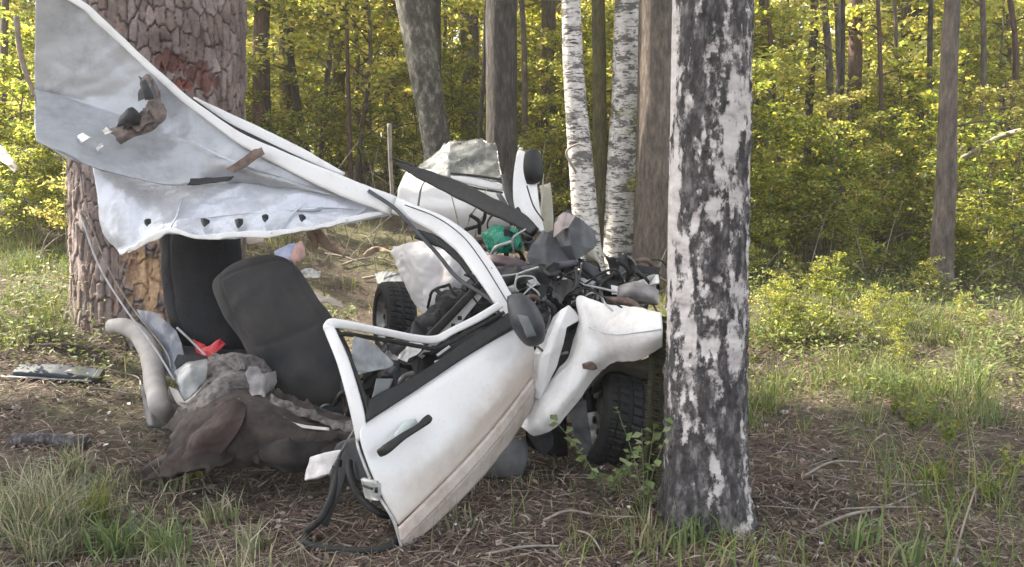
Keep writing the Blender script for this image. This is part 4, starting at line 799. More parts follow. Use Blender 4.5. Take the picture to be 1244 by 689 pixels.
# rubber door seal loop hanging to the ground
gz = lambda px, py: (lambda q: (px, py, q[1]))(G(px, py))
seal = tube('door_seal_loop', [P(412, 560, 3.6), P(404, 600, 3.50), P(388, 632, 3.40), G(374, 656, .03), G(371, 668, .03), G(392, 677, .03), G(430, 680, .03), G(468, 676, .03), G(486, 660, .03), G(484, 640, .03), P(462, 624, 3.44), P(438, 604, 3.46), P(426, 578, 3.50), P(424, 560, 3.55)], .015, rubber, car, world=True, n=120, sides=8)
loft('rubber_flap', [[(404, 566, 3.58), (424, 570, 3.56)], [(398, 600, 3.5), (414, 598, 3.5)], [(386, 636, 3.42), (398, 640, 3.42)]], rubber, car, 10, 20, .006, (.01, 9))

# --- centre of the wreck: airbag, dashboard, dark clutter
ab = surf([
    [(477, 299, 5.15), (498, 295, 5.05), (530, 299, 5.0), (565, 301, 5.02), (602, 306, 5.1)],
    [(474, 312, 5.05), (500, 310, 4.92), (535, 312, 4.86), (570, 316, 4.9), (604, 325, 5.0)],
    [(486, 340, 4.98), (510, 338, 4.86), (540, 340, 4.8), (568, 344, 4.86), (596, 350, 4.95)],
    [(505, 372, 4.95), (522, 370, 4.84), (542, 370, 4.8), (560, 372, 4.84), (580, 375, 4.92)],
    [(528, 405, 4.92), (536, 406, 4.86), (545, 406, 4.84), (553, 405, 4.86), (562, 402, 4.9)]], 60, 60)
ab = ab + normals(ab) * (.045 * ridg(ab * [1, 1, .5], 4.5, 9) + .014 * ridg(ab, 13, 19))[..., None]
solid(put('airbag', ab.reshape(-1, 3), gridfaces(60, 60), airbag_m, car), .004)
bar('dashboard', [(470, 455, 4.75), (530, 430, 4.8), (590, 395, 4.7), (640, 372, 4.6), (690, 360, 4.5)], [.25, .40, .5, .42, .35], [.2, .3, .3, .3], black_pl, car, n=60, sides=24, dent=.06)
bar('lower_dash', [(450, 480, 4.5), (500, 460, 4.5), (560, 440, 4.5), (620, 430, 4.5)], [.22, .28, .3, .3], [.1, .15, .15], black_pl, car, n=40, sides=20, dent=.05)
bar('cross_beam', [(590, 332, 4.62), (630, 331, 4.55), (670, 325, 4.5), (702, 319, 4.46)], [.05, .055, .045, .03], .05, plain('dark cross beam', (.035, .032, .042), (.08, .07, .09), 10, .5, .3), car, dent=.006)
bar('steering_column', [(676, 330, 4.5), (668, 365, 4.42), (660, 400, 4.36)], [.05, .045, .05], .05, steel if False else plain('dusty column', (.10, .08, .08), (.22, .19, .19), 10, .5, .3), car, dent=.006)
# folded dark plastic over the engine
loft('folded_panel', [[(660, 280, 4.72), (666, 284, 4.68), (676, 290, 4.66)], [(646, 296, 4.66), (662, 300, 4.60), (690, 306, 4.6)], [(640, 312, 4.62), (664, 316, 4.56), (704, 318, 4.56)], [(644, 322, 4.6), (668, 324, 4.54), (702, 322, 4.54)]], dark_grey, car, 26, 26, .006, (.012, 6), lin=1, smooth=False)
loft('folded_panel', [[(676, 268, 4.74), (690, 256, 4.70), (704, 266, 4.7), (722, 282, 4.74)], [(674, 284, 4.66), (690, 276, 4.58), (706, 284, 4.6), (726, 294, 4.68)], [(680, 300, 4.6), (694, 298, 4.52), (708, 300, 4.56), (722, 302, 4.62)], [(692, 316, 4.56), (700, 316, 4.52), (706, 312, 4.54), (712, 308, 4.58)]], dark_grey, car, 30, 28, .006, (.02, 6), lin=1, smooth=False)
loft('torn_trim', [[(674, 272, 4.62), (686, 258, 4.6), (700, 262, 4.62)], [(672, 288, 4.58), (682, 280, 4.55), (690, 276, 4.58)]], plain('mauve grey foam', (.26, .20, .19), (.50, .43, .42), 10, .8, .4), car, 20, 14, .01, (.015, 12), lin=1, smooth=False)
pillow('battery_box', [[(588, 310, 4.78), (610, 314, 4.72), (642, 322, 4.74)], [(590, 322, 4.72), (612, 328, 4.66), (640, 332, 4.7)]], plain('dark maroon box', (.04, .025, .035), (.14, .08, .10), 10, .4, .2), car, .04, 20, 12, 6)
loft('torn_panel', [[(677, 336, 4.42), (690, 340, 4.40), (694, 346, 4.4)], [(682, 352, 4.38), (694, 352, 4.34), (702, 354, 4.36)], [(684, 364, 4.38), (694, 370, 4.36), (700, 366, 4.37)]], white, car, 18, 18, .004, (.016, 12), lin=1, smooth=False)
for i, q in enumerate([[(626, 354), (628, 338), (646, 336), (652, 344), (644, 350), (636, 358)], [(606, 380), (620, 370), (632, 380), (640, 396)], [(655, 350), (664, 364), (668, 384), (664, 402)], [(700, 348), (716, 352), (736, 362), (760, 376), (784, 384)], [(704, 366), (718, 356), (730, 360), (738, 372), (765, 395)], [(560, 350), (575, 362), (584, 380), (572, 400)], [(640, 345), (655, 358), (648, 372), (656, 390)]]):
    tube('cable', [(a_, b_, 4.28 + .03 * (i % 3) - (.25 if a_ > 730 else 0)) for a_, b_ in q], .0045 if i != 2 else .007, wire_m if i % 2 == 0 else black_pl, car, n=40)
# engine bay on the right
loft('slam_panel', [[(712, 318, 4.7), (740, 336, 4.6), (772, 342, 4.5), (800, 334, 4.4)], [(714, 326, 4.66), (742, 345, 4.56), (774, 351, 4.46), (800, 344, 4.36)]], white, car, 30, 10, .008, (.012, 9))
bar('chassis_leg', [(700, 318, 4.6), (722, 330, 4.55), (742, 348, 4.5), (790, 352, 4.4)], [.05, .06, .05], .05, dark_grey, car, dent=.01)
pillow('headlamp_shell', [[(752, 350, 4.4), (775, 346, 4.36), (800, 352, 4.3)], [(748, 368, 4.34), (776, 366, 4.3), (800, 370, 4.26)]], plain('grey lamp shell', (.13, .12, .12), (.33, .31, .30), 14, .5, .4), car, .06, 20, 16, 3, (.02, 10))
pillow('rusty_bracket', [[(735, 360, 4.26), (756, 362, 4.22), (776, 369, 4.18)], [(738, 370, 4.24), (758, 372, 4.2), (772, 373, 4.16)]], rust, car, .03, 16, 12, 3, (.015, 14))
loft('radiator', [[(706, 340, 4.52), (732, 346, 4.45)], [(706, 362, 4.42), (732, 368, 4.36)]], alu, car, 14, 12, .03, (.01, 9))
for q in range(4): bar('radiator_tube', [(711 + 6 * q, 344 + q, 4.43 - .02 * q), (711 + 6 * q, 362 + q, 4.37 - .02 * q)], .012, .02, dark_grey, car)
loft('torn_panel', [[(742, 346, 4.4), (760, 350, 4.34)], [(744, 358, 4.36), (762, 358, 4.3)]], white, car, 12, 10, .004, (.012, 12), lin=1, smooth=False)
pillow('cream_box', [[(706, 300, 4.86), (724, 304, 4.82)], [(712, 316, 4.8), (730, 326, 4.78)]], cream, car, .04, 12, 12, 5)
# assorted crushed bits, each a part
junk = random.Random(12)
jm = [black_pl, black_pl, dark_grey, rubber, steel, black_pl, rubber, black_pl, rust, alu]
zones = [(530, 350, 635, 415, 4.62, 44), (450, 440, 600, 480, 4.15, 16), (640, 330, 705, 400, 4.36, 34), (600, 285, 660, 320, 4.85, 10), (705, 322, 800, 372, 4.5, 36), (430, 420, 520, 500, 4.1, 12), (575, 262, 625, 296, 5.3, 5), (340, 480, 440, 520, 4.25, 8)]
for (x0, y0, x1, y1, Yz, num) in zones:
    for _ in range(num):
        cx, cy = junk.uniform(x0, x1), junk.uniform(y0, y1); s = junk.uniform(8, 22); a_ = junk.uniform(0, 6.28); Yq = Yz + junk.uniform(-.08, .14); mt = junk.choice(jm); ty = junk.random()
        dx, dy = math.cos(a_) * s, math.sin(a_) * s
        if ty < .30:
            ex, ey = -math.sin(a_) * s * junk.uniform(.3, .8), math.cos(a_) * s * junk.uniform(.3, .8)
            loft('crushed_plate', [[(cx - dx - ex, cy - dy - ey, Yq + junk.uniform(-.08, .08)), (cx + dx * .7 - ex, cy + dy * .7 - ey, Yq + junk.uniform(-.08, .08))], [(cx - dx * .8 + ex, cy - dy * .8 + ey, Yq + junk.uniform(-.08, .08)), (cx + dx + ex * .6, cy + dy + ey * .6, Yq + junk.uniform(-.08, .08))]], mt, car, 14, 11, .004, (.035, 9), lin=1, smooth=False, jag=.02)
        elif ty < .85:
            tube('hose', [(cx - dx, cy - dy, Yq), (cx - dy * .5, cy + dx * .5, Yq - .04), (cx + dx, cy + dy, Yq + junk.uniform(-.1, .1))], junk.uniform(.004, .014), mt, car, n=24, dent=.006)
        else:
            bar('bracket', [(cx - dx, cy - dy, Yq), (cx + dx, cy + dy, Yq + junk.uniform(-.1, .1))], junk.uniform(.02, .05), .008, mt, car, n=8, dent=.01)
# coil spring, fan and wiring looms
tt = np.linspace(0, 1, 120); c0_, c1_ = P(700, 400, 4.40), P(690, 470, 4.36)
tube('coil_spring', c0_ + (c1_ - c0_) * tt[:, None] + .05 * np.stack([np.cos(tt * 34), np.sin(tt * 34), 0 * tt], 1), .007, steel, car, world=True, n=360, sides=6)
fc = P(742, 352, 4.40)
for k_ in range(7):
    a_ = k_ * .9; bar('fan_blade', [fc, fc + [.05 * math.cos(a_), .02, .05 * math.sin(a_)], fc + [.09 * math.cos(a_ + .3), 0, .09 * math.sin(a_ + .3)]], [.02, .04, .035], .004, black_pl, car, world=True, n=8, up=(0, -1, .4))
for k_ in range(9):
    q_ = [(600 + junk.uniform(-40, 60), 345 + junk.uniform(-20, 50), 4.34 + junk.uniform(-.05, .1)) for _ in range(4)] if k_ < 5 else [(660 + junk.uniform(0, 110), 335 + junk.uniform(-10, 35), 4.34 + junk.uniform(-.04, .1)) for _ in range(4)]
    q_.sort(); tube('wiring_loom', q_, .006, [black_pl, wire_m, rubber][k_ % 3], car, n=40, dent=.004)
for (x_, y_, Y_2) in ((560, 395, 4.42), (622, 352, 4.30), (690, 352, 4.33), (715, 345, 4.40), (765, 358, 4.30), (780, 345, 4.36), (648, 344, 4.30)):
    pillow('shiny_fragment', [[(x_ - 7, y_ - 3, Y_2), (x_ + 2, y_ - 6, Y_2)], [(x_ - 3, y_ + 5, Y_2), (x_ + 9, y_ + 2, Y_2)]], alu, car, .006, 10, 8, 2, (.01, 30))
# --- far side of the car: windscreen bar, white wing and far door
bar('windscreen_bar', [(484, 200, 5.75), (500, 207, 5.65), (530, 219, 5.5), (565, 235, 5.3), (600, 252, 5.12), (632, 268, 4.98), (650, 282, 4.9)], [.02, .05, .085, .10, .095, .085, .06], .04, black_pl, car, n=50, dent=.006)
tube('wiper', [(477, 192, 5.8), (490, 197, 5.75), (505, 203, 5.65)], .008, black_pl, car)
loft('far_wing', [
    [(494, 208, 6.7), (530, 206, 6.6), (575, 216, 6.5), (618, 226, 6.4)],
    [(484, 232, 6.6), (528, 232, 6.45), (572, 236, 6.3), (622, 246, 6.25)],
    [(486, 256, 6.55), (528, 258, 6.4), (572, 262, 6.25), (624, 266, 6.2)],
    [(500, 280, 6.6), (530, 285, 6.5), (575, 292, 6.35), (626, 292, 6.3)]], white, car, 50, 40, .004, (.012, 3.5), jag=.01)
loft('windscreen', [[(525, 190, 6.9), (545, 172, 6.85), (580, 166, 6.8), (604, 178, 6.7)], [(512, 204, 6.75), (545, 194, 6.65), (580, 192, 6.6), (606, 196, 6.55)], [(505, 212, 6.65), (545, 216, 6.5), (580, 218, 6.45), (610, 216, 6.4)]], crazed, car, 60, 50, .006, (.03, 4), jag=.06, lin=1, fine=(.003, 14))
bar('windscreen_frame', [(548, 216, 6.36), (580, 222, 6.3), (612, 229, 6.2)], [.03, .06, .04], .03, white, car, dent=.004); bar('windscreen_frame', [(550, 222, 6.34), (580, 229, 6.28), (610, 234, 6.18)], .014, .03, black_pl, car); bar('windscreen_frame', [(548, 211, 6.38), (580, 214, 6.3), (614, 219, 6.2)], .016, .03, black_pl, car)
bar('far_pillar', [(612, 214, 6.1), (620, 240, 5.9), (632, 266, 5.7), (642, 290, 5.5)], [.05, .06, .05, .05], .04, black_pl, car, dent=.006)
bar('far_pillar', [(606, 236, 5.9), (614, 250, 5.8), (622, 272, 5.6)], .03, .03, dark_grey, car, dent=.006)
fd = loft('far_door', [[(628, 184, 6.0), (632, 182, 5.98), (640, 186, 5.95), (648, 190, 5.92)], [(624, 214, 5.9), (632, 216, 5.88), (642, 218, 5.85), (652, 222, 5.82)], [(624, 245, 5.8), (634, 248, 5.78), (645, 250, 5.75), (656, 254, 5.72)], [(632, 272, 5.7), (640, 276, 5.68), (650, 278, 5.65), (662, 284, 5.62)]], white, car, 24, 36, .006, (.01, 5))
bar('far_door_edge', [(655, 184, 5.95), (659, 208, 5.88), (659, 236, 5.8), (656, 262, 5.7)], .012, .02, cream, fd)
bar('mirror_stalk', [(646, 215, 5.85), (650, 236, 5.8), (654, 262, 5.72)], .022, .02, cream, fd)
pillow('far_mirror', [[(639, 184, 5.86), (646, 180, 5.84), (655, 184, 5.86)], [(637, 204, 5.84), (647, 204, 5.8), (659, 206, 5.84)], [(640, 224, 5.84), (649, 224, 5.82), (658, 219, 5.84)]], black_pl, fd, .03, 18, 22, 5, (0, 1))
loft('far_panel', [[(656, 226, 6.05), (668, 222, 6.0)], [(658, 260, 5.9), (672, 256, 5.9)], [(650, 282, 5.8), (672, 284, 5.8)]], cream, car, 10, 16, .006, (.012, 6))
tube('wire_loop', [(640, 226, 5.7), (648, 250, 5.6), (660, 268, 5.5)], .005, black_pl, car)

# ================================================================== THINGS LYING ABOUT
# green bag
gb = pillow('plastic_bag', [[(588, 288, 5.0), (606, 276, 4.95), (632, 282, 4.98)], [(590, 298, 4.92), (610, 292, 4.85), (634, 296, 4.92)], [(594, 308, 4.9), (612, 308, 4.86), (632, 308, 4.9)]], green_bag, None, .05, 50, 44, 2, (.03, 22)); tag(gb, 'crumpled shiny green plastic bag lying on the wreck beside the white pillar', 'bag')
# big pale tube
tb = tube('bumper_tube', [P(136, 396, 4.98), P(152, 397, 4.92), P(170, 408, 4.85), P(184, 436, 4.72), P(188, 466, 4.55), P(196, 494, 4.38), G(218, 520, .03)], [.042, .046, .050, .055, .053, .052, .05], hose_grey, None, world=True, sides=20, n=90, dent=.006); tag(tb, 'bent dusty beige plastic tube, thick as an arm, on the ground left of the seats', 'tube')
# clear plastic lid
cl = loft('plastic_tray', [[(212, 452, 4.34), (228, 440, 4.36), (252, 436, 4.38)], [(216, 466, 4.26), (232, 452, 4.26), (252, 448, 4.3)], [(224, 488, 4.2), (238, 474, 4.2), (250, 458, 4.26)]], clear_pl, None, 16, 16, .006, (.010, 9), lin=1); tag(cl, 'scuffed clear plastic tray piece between the beige tube and the brown carpet', 'tray')
o = loft('plastic_bracket', [[(206, 470, 4.26), (216, 474, 4.24)], [(214, 488, 4.22), (228, 490, 4.18)], [(224, 496, 4.2), (246, 470, 4.2)]], hose_grey, None, 14, 14, .008, (.004, 9)); tag(o, 'broken beige plastic bracket under the clear tray', 'bracket')
# blue grey casing on the ground
b0, b1 = G(22, 458, .035), G(118, 466, .035)
cs = thing('plastic_casing', (b0 + b1) / 2 - [0, 0, .035], 'long blue grey plastic casing lying on the soil at the left', 'casing')
bar('casing_body', [b0, (b0 + b1) / 2 + [0, -.02, .012], b1], [.10, .12, .125, .12], [.045, .055, .06], blue_box, cs, world=True, p=6, up=(0, -.3, 1), n=30, dent=.005)
e = (b1 - b0) / np.linalg.norm(b1 - b0); bar('end_cap', [b1 - e * .005, b1 + e * .03], .125, .065, black_pl, cs, world=True, p=6, up=(0, -.3, 1)); bar('edge_strip', [b0 + [-.06, -.07, -.02], (b0 + b1) / 2 + [0, -.075, -.012], b1 + [0, -.07, -.01]], .015, .01, alu, cs, world=True, up=(0, -.3, 1))
# twisted pair of rods hanging from the roof corner
o = tube('bent_rod', [(98, 262, 4.6), (120, 322, 4.5), (150, 372, 4.4), (186, 420, 4.3), (212, 462, 4.22)], .005, wire_m, None, n=40); tag(o, 'thin pale rod running from the roof sheet corner down to the clear tray', 'rod')
o = tube('bent_rod', [(42, 110, 4.6), (48, 150, 4.56), (75, 180, 4.5), (96, 205, 4.5), (104, 250, 4.5), (128, 318, 4.46), (158, 370, 4.4), (200, 425, 4.28), (208, 448, 4.24)], .0035, twig_m, None, n=70); tag(o, 'long thin twisted wire hanging along the left edge of the roof sheet', 'wire')
# birch log
def log(name, p0, p1, r, mat, label, cat):
    o = tube(name, [p0, (p0 + p1) / 2 + [0, 0, .01], p1], [r, r * .92, r * .85], mat, None, world=True, sides=16, n=30, dent=.006); tag(o, label, cat); return o
log('birch_log', G(16, 543, .03), G(106, 545, .03), .034, birch_near, 'short grey birch log lying on the ground at the lower left', 'log')
# sticks
for (q, r_, lab) in (([(38, 424), (90, 424), (130, 418)], .008, 'straight dark stick lying above the blue grey casing'), ([(105, 476), (130, 482), (165, 484), (170, 468), (150, 458), (132, 456)], .006, 'hooked pale root curling right of the blue grey casing'),
        ([(985, 652), (1030, 638), (1075, 622), (1120, 606)], .007, 'long pale stick lying across the bare soil at lower right'), ([(975, 585), (1010, 572), (1050, 568), (1075, 570)], .006, 'curved thin stick on the reddish soil right of the near birch'),
        ([(1062, 592), (1110, 600), (1150, 594)], .006, 'grey twig at the edge of the bare soil, right side'), ([(1020, 625), (1070, 628), (1130, 622)], .005, 'thin grey twig just below the long pale stick'),
        ([(590, 680), (640, 676), (690, 672)], .006, 'pale straw stalk on the ground below the wreck'), ([(660, 640), (690, 632), (730, 634), (770, 640)], .006, 'thin branch lying before the front wheel'),
        ([(820, 655), (850, 668), (900, 684)], .006, 'root like stick at the foot of the near birch'), ([(700, 650), (718, 665), (735, 684)], .005, 'short dry twig left of the near birch foot'),
        ([(1094, 284), (1060, 262), (1040, 240)], .014, 'fallen dead branch left of the flared tree'), ([(1105, 330), (1060, 318), (1000, 322)], .012, 'dead bough crossing low before the flared tree')):
    pts = [G(a_, b_, .02 + .02 * (i % 2)) for i, (a_, b_) in enumerate(q)]
    o = tube('stick', pts, [r_, r_ * .9, r_ * .5], twig_m, None, world=True, n=24, sides=7); tag(o, lab, 'stick', 'sticks on the ground')
for k_, (q, lab) in enumerate((([(560, 296, 5.9), (556, 268, 5.95), (548, 236, 6.0)], 'bare twig standing before the far white wing, leftmost'), ([(566, 298, 5.8), (570, 266, 5.9), (585, 244, 5.9), (592, 228, 6.0)], 'bare forked twig before the far white wing, middle one'), ([(575, 300, 5.8), (582, 270, 5.8), (600, 250, 5.9)], 'bare twig before the far white wing nearest the black post'), ([(508, 250, 6.1), (512, 228, 6.1), (522, 212, 6.2)], 'short twig before the left end of the far white wing'))):
    o = tube('dry_twig', q, [.008, .006, .003], twig_m, None, n=20); tag(o, lab, 'twig')
# rising stalks and a leaning stem
for (q, r_, lab) in (([(1158, 689, 3.0), (1170, 640, 3.02), (1186, 590, 3.05)], .004, 'upright pale dry stalk near the lower right edge'), ([(20, 20, 7.0), (24, 60, 7.0), (32, 90, 7.0), (42, 116, 7.0)], .022, 'dark bare branch reaching down toward the roof sheet at the left edge'),
        ([(1244, 158, 9.0), (1215, 166, 9.2), (1190, 180, 9.3), (1168, 192, 9.4)], .03, 'dark bough leaning in from the right edge to the flared tree'), ([(473, 150, 7), (474, 190, 7), (476, 228, 7), (477, 262, 7)], .018, 'thin pale upright stem behind the end of the roof beam'),
        ([(1190, 230, 9), (1200, 270, 9), (1206, 330, 9)], .01, 'thin grey stem right of the flared tree'), ([(700, 210, 8), (688, 186, 8), (700, 176, 8), (712, 178, 8)], .012, 'curved pale twig behind the far door mirror')):
    o = tube('stalk', q, [r_, r_ * .9, r_ * .7], twig_m, None, n=20); tag(o, lab, 'stalk')
# dry brown undergrowth of the wood edge
parts = []
for _ in range(420):
    y = random.uniform(8.5, 15); x = random.uniform(-.55, .62) * y
    if -.15 * y < x < .12 * y and y < 9.5: continue
    p0 = np.array([x, y, float(H(x, y))]); a_ = random.random() * 6.28; h_ = random.uniform(.3, 1.3); d = np.array([math.cos(a_), math.sin(a_), 0]) * random.uniform(.1, .9) * h_
    p2 = p0 + d + [0, 0, h_ * random.uniform(.3, 1)]; p1 = (p0 + p2) / 2 + [0, 0, .12 * h_]
    parts.append(section(np.array([p0, p1, p2]), [.014, .004], [.014, .004], up=(.3, .9, .1), n=6, sides=4, p=2))
V, F_ = join(parts); o = put('dry_stems', V, F_, twig_m, origin=(0, 0, 0)); tag(o, 'dry brown stems and brush along the edge of the wood', 'stems', None, 'stuff')
# stones and pale scraps
def stone(px, py, s, label, mat=stone_m, name='stone', sq=(1, .8, .6)):
    p = G(px, py); a1 = np.linspace(0, 2 * np.pi, 24, endpoint=False); b1_ = np.linspace(-1.57, 1.57, 14)
    V = np.stack([np.cos(b1_)[:, None] * np.cos(a1), np.cos(b1_)[:, None] * np.sin(a1), np.sin(b1_)[:, None] + 0 * a1], -1).reshape(-1, 3)
    V = V * (1 + .22 * fbm(V * 1.3 + px, 3, py)[:, None]) * np.array(sq) * s + p + [0, 0, s * .3]
    o = put(name, V, gridfaces(14, 24, True), mat, None, origin=p); tag(o, label, name); return o
stone(926, 404, .055, 'pale flat stone at the grass edge right of the near birch'); stone(953, 503, .026, 'small round white stone on the soil right of the near birch')
stone(937, 683, .028, 'white pebble at the bottom edge right of the birch foot'); stone(20, 498, .024, 'small pale stone on bare soil at the far left'); stone(69, 490, .022, 'pinkish pale stone below the blue grey casing'); stone(930, 518, .016, 'tiny light stone left of the small round white stone')
stone(636, 636, .035, 'brownish stone in the litter below the door', plain('brown stone', (.14, .11, .09), (.26, .21, .18), 12, .9, .4)); stone(377, 606, .012, 'tiny white pebble left of the rubber seal loop'); stone(490, 354 + 6, .05, 'pale stone beside the loose wheel', sq=(1, .7, .5))
for n_, (px, py, s_2) in enumerate(((912, 566, .016), (1010, 520, .014), (1000, 548, .012), (975, 560, .012), (1060, 640, .012), (1030, 602, .010), (1180, 560, .016), (1126, 655, .013), (1215, 640, .018), (1140, 410, .03), (1020, 288, .05), (905, 596, .012))):
    o = stone(px, py, s_2, 'x'); tag(o, ['tiny pale chip beside the near birch, midway up its foot', 'pale chip in the grass edge right of the small round white stone', 'white fleck below the straight line from birch to yellow plants', 'white fleck on the brown soil near the curved thin stick', 'pale chip just below the long pale stick', 'tiny pale chip above the long pale stick', 'pale chip right of the bright yellow plants', 'pale chip at the lower right among tall blades', 'largest pale chip at the lower right edge', 'pale stone within the lush ground cover at right', 'white scrap like stone at the wood edge before the fallen branches', 'tiny pale chip at the right of the birch foot'][n_], 'stone')
n_ = 900; cx = rng.normal(-.5, 1.3, n_); cy = rng.normal(4.1, 1.0, n_); k_ = (cy > 2.9) & (cy < 7); cx, cy = cx[k_], cy[k_]; n_ = len(cx)
V, Fq, cc = kites(np.stack([cx, cy, H(cx, cy) + rng.uniform(.012, .035, n_)], 1), rng.uniform(.008, .032, n_) * rng.uniform(.5, 1.3, n_), rdir(n_) * [1, 1, .4], rdir(n_) * .6 + [0, 0, 1], palette(n_, [(.6, .6, .6), (.35, .36, .37), (.03, .03, .03), (.02, .02, .02), (.5, .48, .45), (.08, .07, .07)], .2), .8)
o = put('debris_chips', V, Fq, litter_m, smooth=False, col=cc, origin=(0, 4, 0)); tag(o, 'small chips of white paint, glass and black plastic strewn around the wreck', 'debris', None, 'stuff')
# things behind the seats
def scrap(name, rows, mat, label, cat, cr_=(.02, 9)):
    o = loft(name, rows, mat, None, 26, 20, .005, cr_); tag(o, label, cat); return o
scrap('cloth', [[(332, 306, 5.9), (350, 298, 5.85), (362, 296, 5.85)], [(338, 316, 5.8), (350, 314, 5.72), (358, 316, 5.75)], [(344, 326, 5.8), (350, 330, 5.75), (356, 322, 5.78)]], rag_blue, 'pale blue rag behind the leaning seat, right of the upright one', 'cloth')
scrap('cloth', [[(358, 298, 5.8), (366, 293, 5.75), (370, 300, 5.78)], [(352, 312, 5.72), (362, 314, 5.68), (370, 308, 5.74)], [(354, 320, 5.74), (362, 322, 5.7), (366, 316, 5.74)]], rag_pink, 'pink rag next to the pale blue rag behind the leaning seat', 'cloth')
scrap('scrap_panel', [[(284, 284, 7.2), (300, 282, 7.1), (322, 284, 7.1)], [(288, 296, 7.0), (302, 298, 6.9), (320, 294, 6.9)]], white_dusty, 'white torn sheet piece on the ground under the roof sheet lip', 'scrap')
scrap('scrap_panel', [[(362, 332, 6.6), (376, 326, 6.55), (390, 330, 6.5)], [(356, 342, 6.5), (372, 338, 6.4), (388, 338, 6.4)]], alu, 'grey metal shred behind the leaning seat, uppermost one', 'scrap')
scrap('scrap_panel', [[(366, 352, 6.2), (390, 358, 6.1), (414, 366, 6.0)], [(372, 364, 6.1), (396, 368, 6.0), (418, 374, 5.9)]], white_dusty, 'long pale metal shred behind the leaning seat, nearest the green weed', 'scrap')
scrap('scrap_panel', [[(0, 176, 8.0), (10, 186, 7.9), (22, 204, 7.8)], [(-10, 190, 7.9), (4, 198, 7.8), (18, 210, 7.7)]], white_dusty, 'white torn panel lying in the grass at the far left edge', 'scrap')
for (q, lab) in (([(378, 262, 5.0), (396, 296, 5.0), (420, 312, 5.0)], 'splintered wood shard hanging beneath the roof sheet'), ([(374, 262, 5.02), (381, 294, 5.0), (384, 314, 5.0)], 'upright brown wood splinter beneath the roof sheet'), ([(444, 310, 6.8), (458, 303, 6.8), (476, 306, 6.7)], 'pale broken root lying behind the airbag')):
    o = bar('splinter', q, [.03, .05, .035, .008], .02, wood_raw, None, n=30, dent=.02); tag(o, lab, 'splinter')
scrap('scrap_panel', [[(455, 332, 6.9), (475, 330, 6.8), (490, 334, 6.7)], [(458, 344, 6.7), (476, 344, 6.6), (492, 346, 6.5)]], blue_box, 'dark blue grey plate on the ground behind the loose wheel', 'scrap')
for k_, (px, py, L_, lab) in enumerate(((395, 312, .5, 'grey stick on the bare slope behind the seats, farthest'), (440, 342, .6, 'long grey stick lying left of the loose wheel'), (415, 326, .4, 'short stick crossing the slope above the metal shreds'), (455, 316, .45, 'stick lying just left of the airbag top'), (300, 262, .5, 'stick lying beyond the upright seat'))):
    p0 = G(px, py, .03); an = (-.3, .2, .8, -.7, .1)[k_]; d_ = np.array([math.cos(an), math.sin(an), 0]) * L_; p1 = p0 + d_; p1[2] = float(H(p1[0], p1[1])) + .04
    o = tube('stick', [p0, (p0 + p1) / 2 + [0, .02, .02], p1], [.014, .012, .006], twig_m, None, world=True, n=20, sides=6); tag(o, lab, 'stick', 'sticks on the ground')
# mossy sapling stump leaning on the near birch
ms = thing('mossy_trunk', G(794, 592), 'thin mossy olive trunk standing right behind the near birch foot', 'tree')
b_ = WL[ms.name]; V, z, th, c = trunk_verts(b_, P(800, 300, b_[1]), .050, .040, 1.10, 32, 90, .3, 7, .02, .0015)
V[..., 2] -= (z[:, None] > .8) * (z[:, None] - .8) * (.55 + .5 * np.cos(th[None] * 1.0 + .6) + .25 * np.cos(th[None] * 5)).clip(0, .98)
put('trunk', V.reshape(-1, 3), gridfaces(len(z), 24, True), bark_moss, ms, origin=b_)

# small green plants near the wreck, one by one
def weed(px, py, h, nst, nl, ls, cols, label, name='plant', Yq=None, spread=.5, group=None):
    p = G(px, py); T = thing(name, p, label, 'plant', group); st, C, D = [], [], []
    for i in range(nst):
        a_ = random.random() * 6.28; hh_ = h * random.uniform(.6, 1.1); e = p + np.array([math.cos(a_) * spread * hh_, math.sin(a_) * spread * hh_, hh_]); m = (p + e) / 2 + np.array([math.cos(a_), math.sin(a_), 0]) * -.06 * hh_
        st.append(section(np.array([p, m, e]), [.006, .003], [.006, .003], up=(.9, .1, .2), n=8, sides=4, p=2)); cv = cr([p, m, e], 20)
        for j in range(nl):
            d_ = rdir(1)[0] * [1, 1, .5]; C.append(cv[min(19, int(5 + 15 * j / max(1, nl - 1)))] + d_ * ls * .5); D.append(d_)
    put('stem', *join(st), plain('green stem', (.08, .10, .04), (.16, .18, .08), 20), T)
    C = np.array(C); N = len(C); V, Fq, cc = kites(C, ls * rng.uniform(.6, 1.2, N), np.array(D), rdir(N) * .5 + [0, -.4, 1], palette(N, cols), .7)
    put('foliage', V, Fq, grass_m, T, smooth=False, col=cc)
LG = [(.16, .20, .08), (.12, .17, .06), (.22, .25, .12)]
BR = [(.17, .20, .03), (.22, .22, .03), (.13, .17, .03)]  # yellower leaf palette with the sunlit look put into the colour
weed(782, 640, .62, 4, 9, .045, LG, 'tall thin weed with a forked stem before the front wheel', spread=.28)
weed(738, 606, .34, 6, 8, .05, LG, 'small round leaved plant beside the front wheel', spread=.7)
weed(415, 402, .28, 8, 12, .045, LG, 'leafy green weed behind the window frame corner')
weed(1108, 528, .20, 10, 10, .035, BR, 'bright yellow green plant lit by the sun right of the bare soil'); weed(1150, 540, .16, 8, 9, .04, BR, 'second bright yellow plant, right of the larger one')
weed(1085, 505, .18, 8, 10, .03, BR, 'yellow lit plant up left of the bright yellow green one'); weed(1200, 610, .14, 7, 9, .03, BR, 'low yellow plant by the lower right edge'); weed(965, 310, .3, 8, 12, .05, BR, 'sunlit yellow weed at the near birch side of the wood edge'); weed(1230, 585, .18, 7, 9, .03, BR, 'yellow weed at the right edge of the picture')
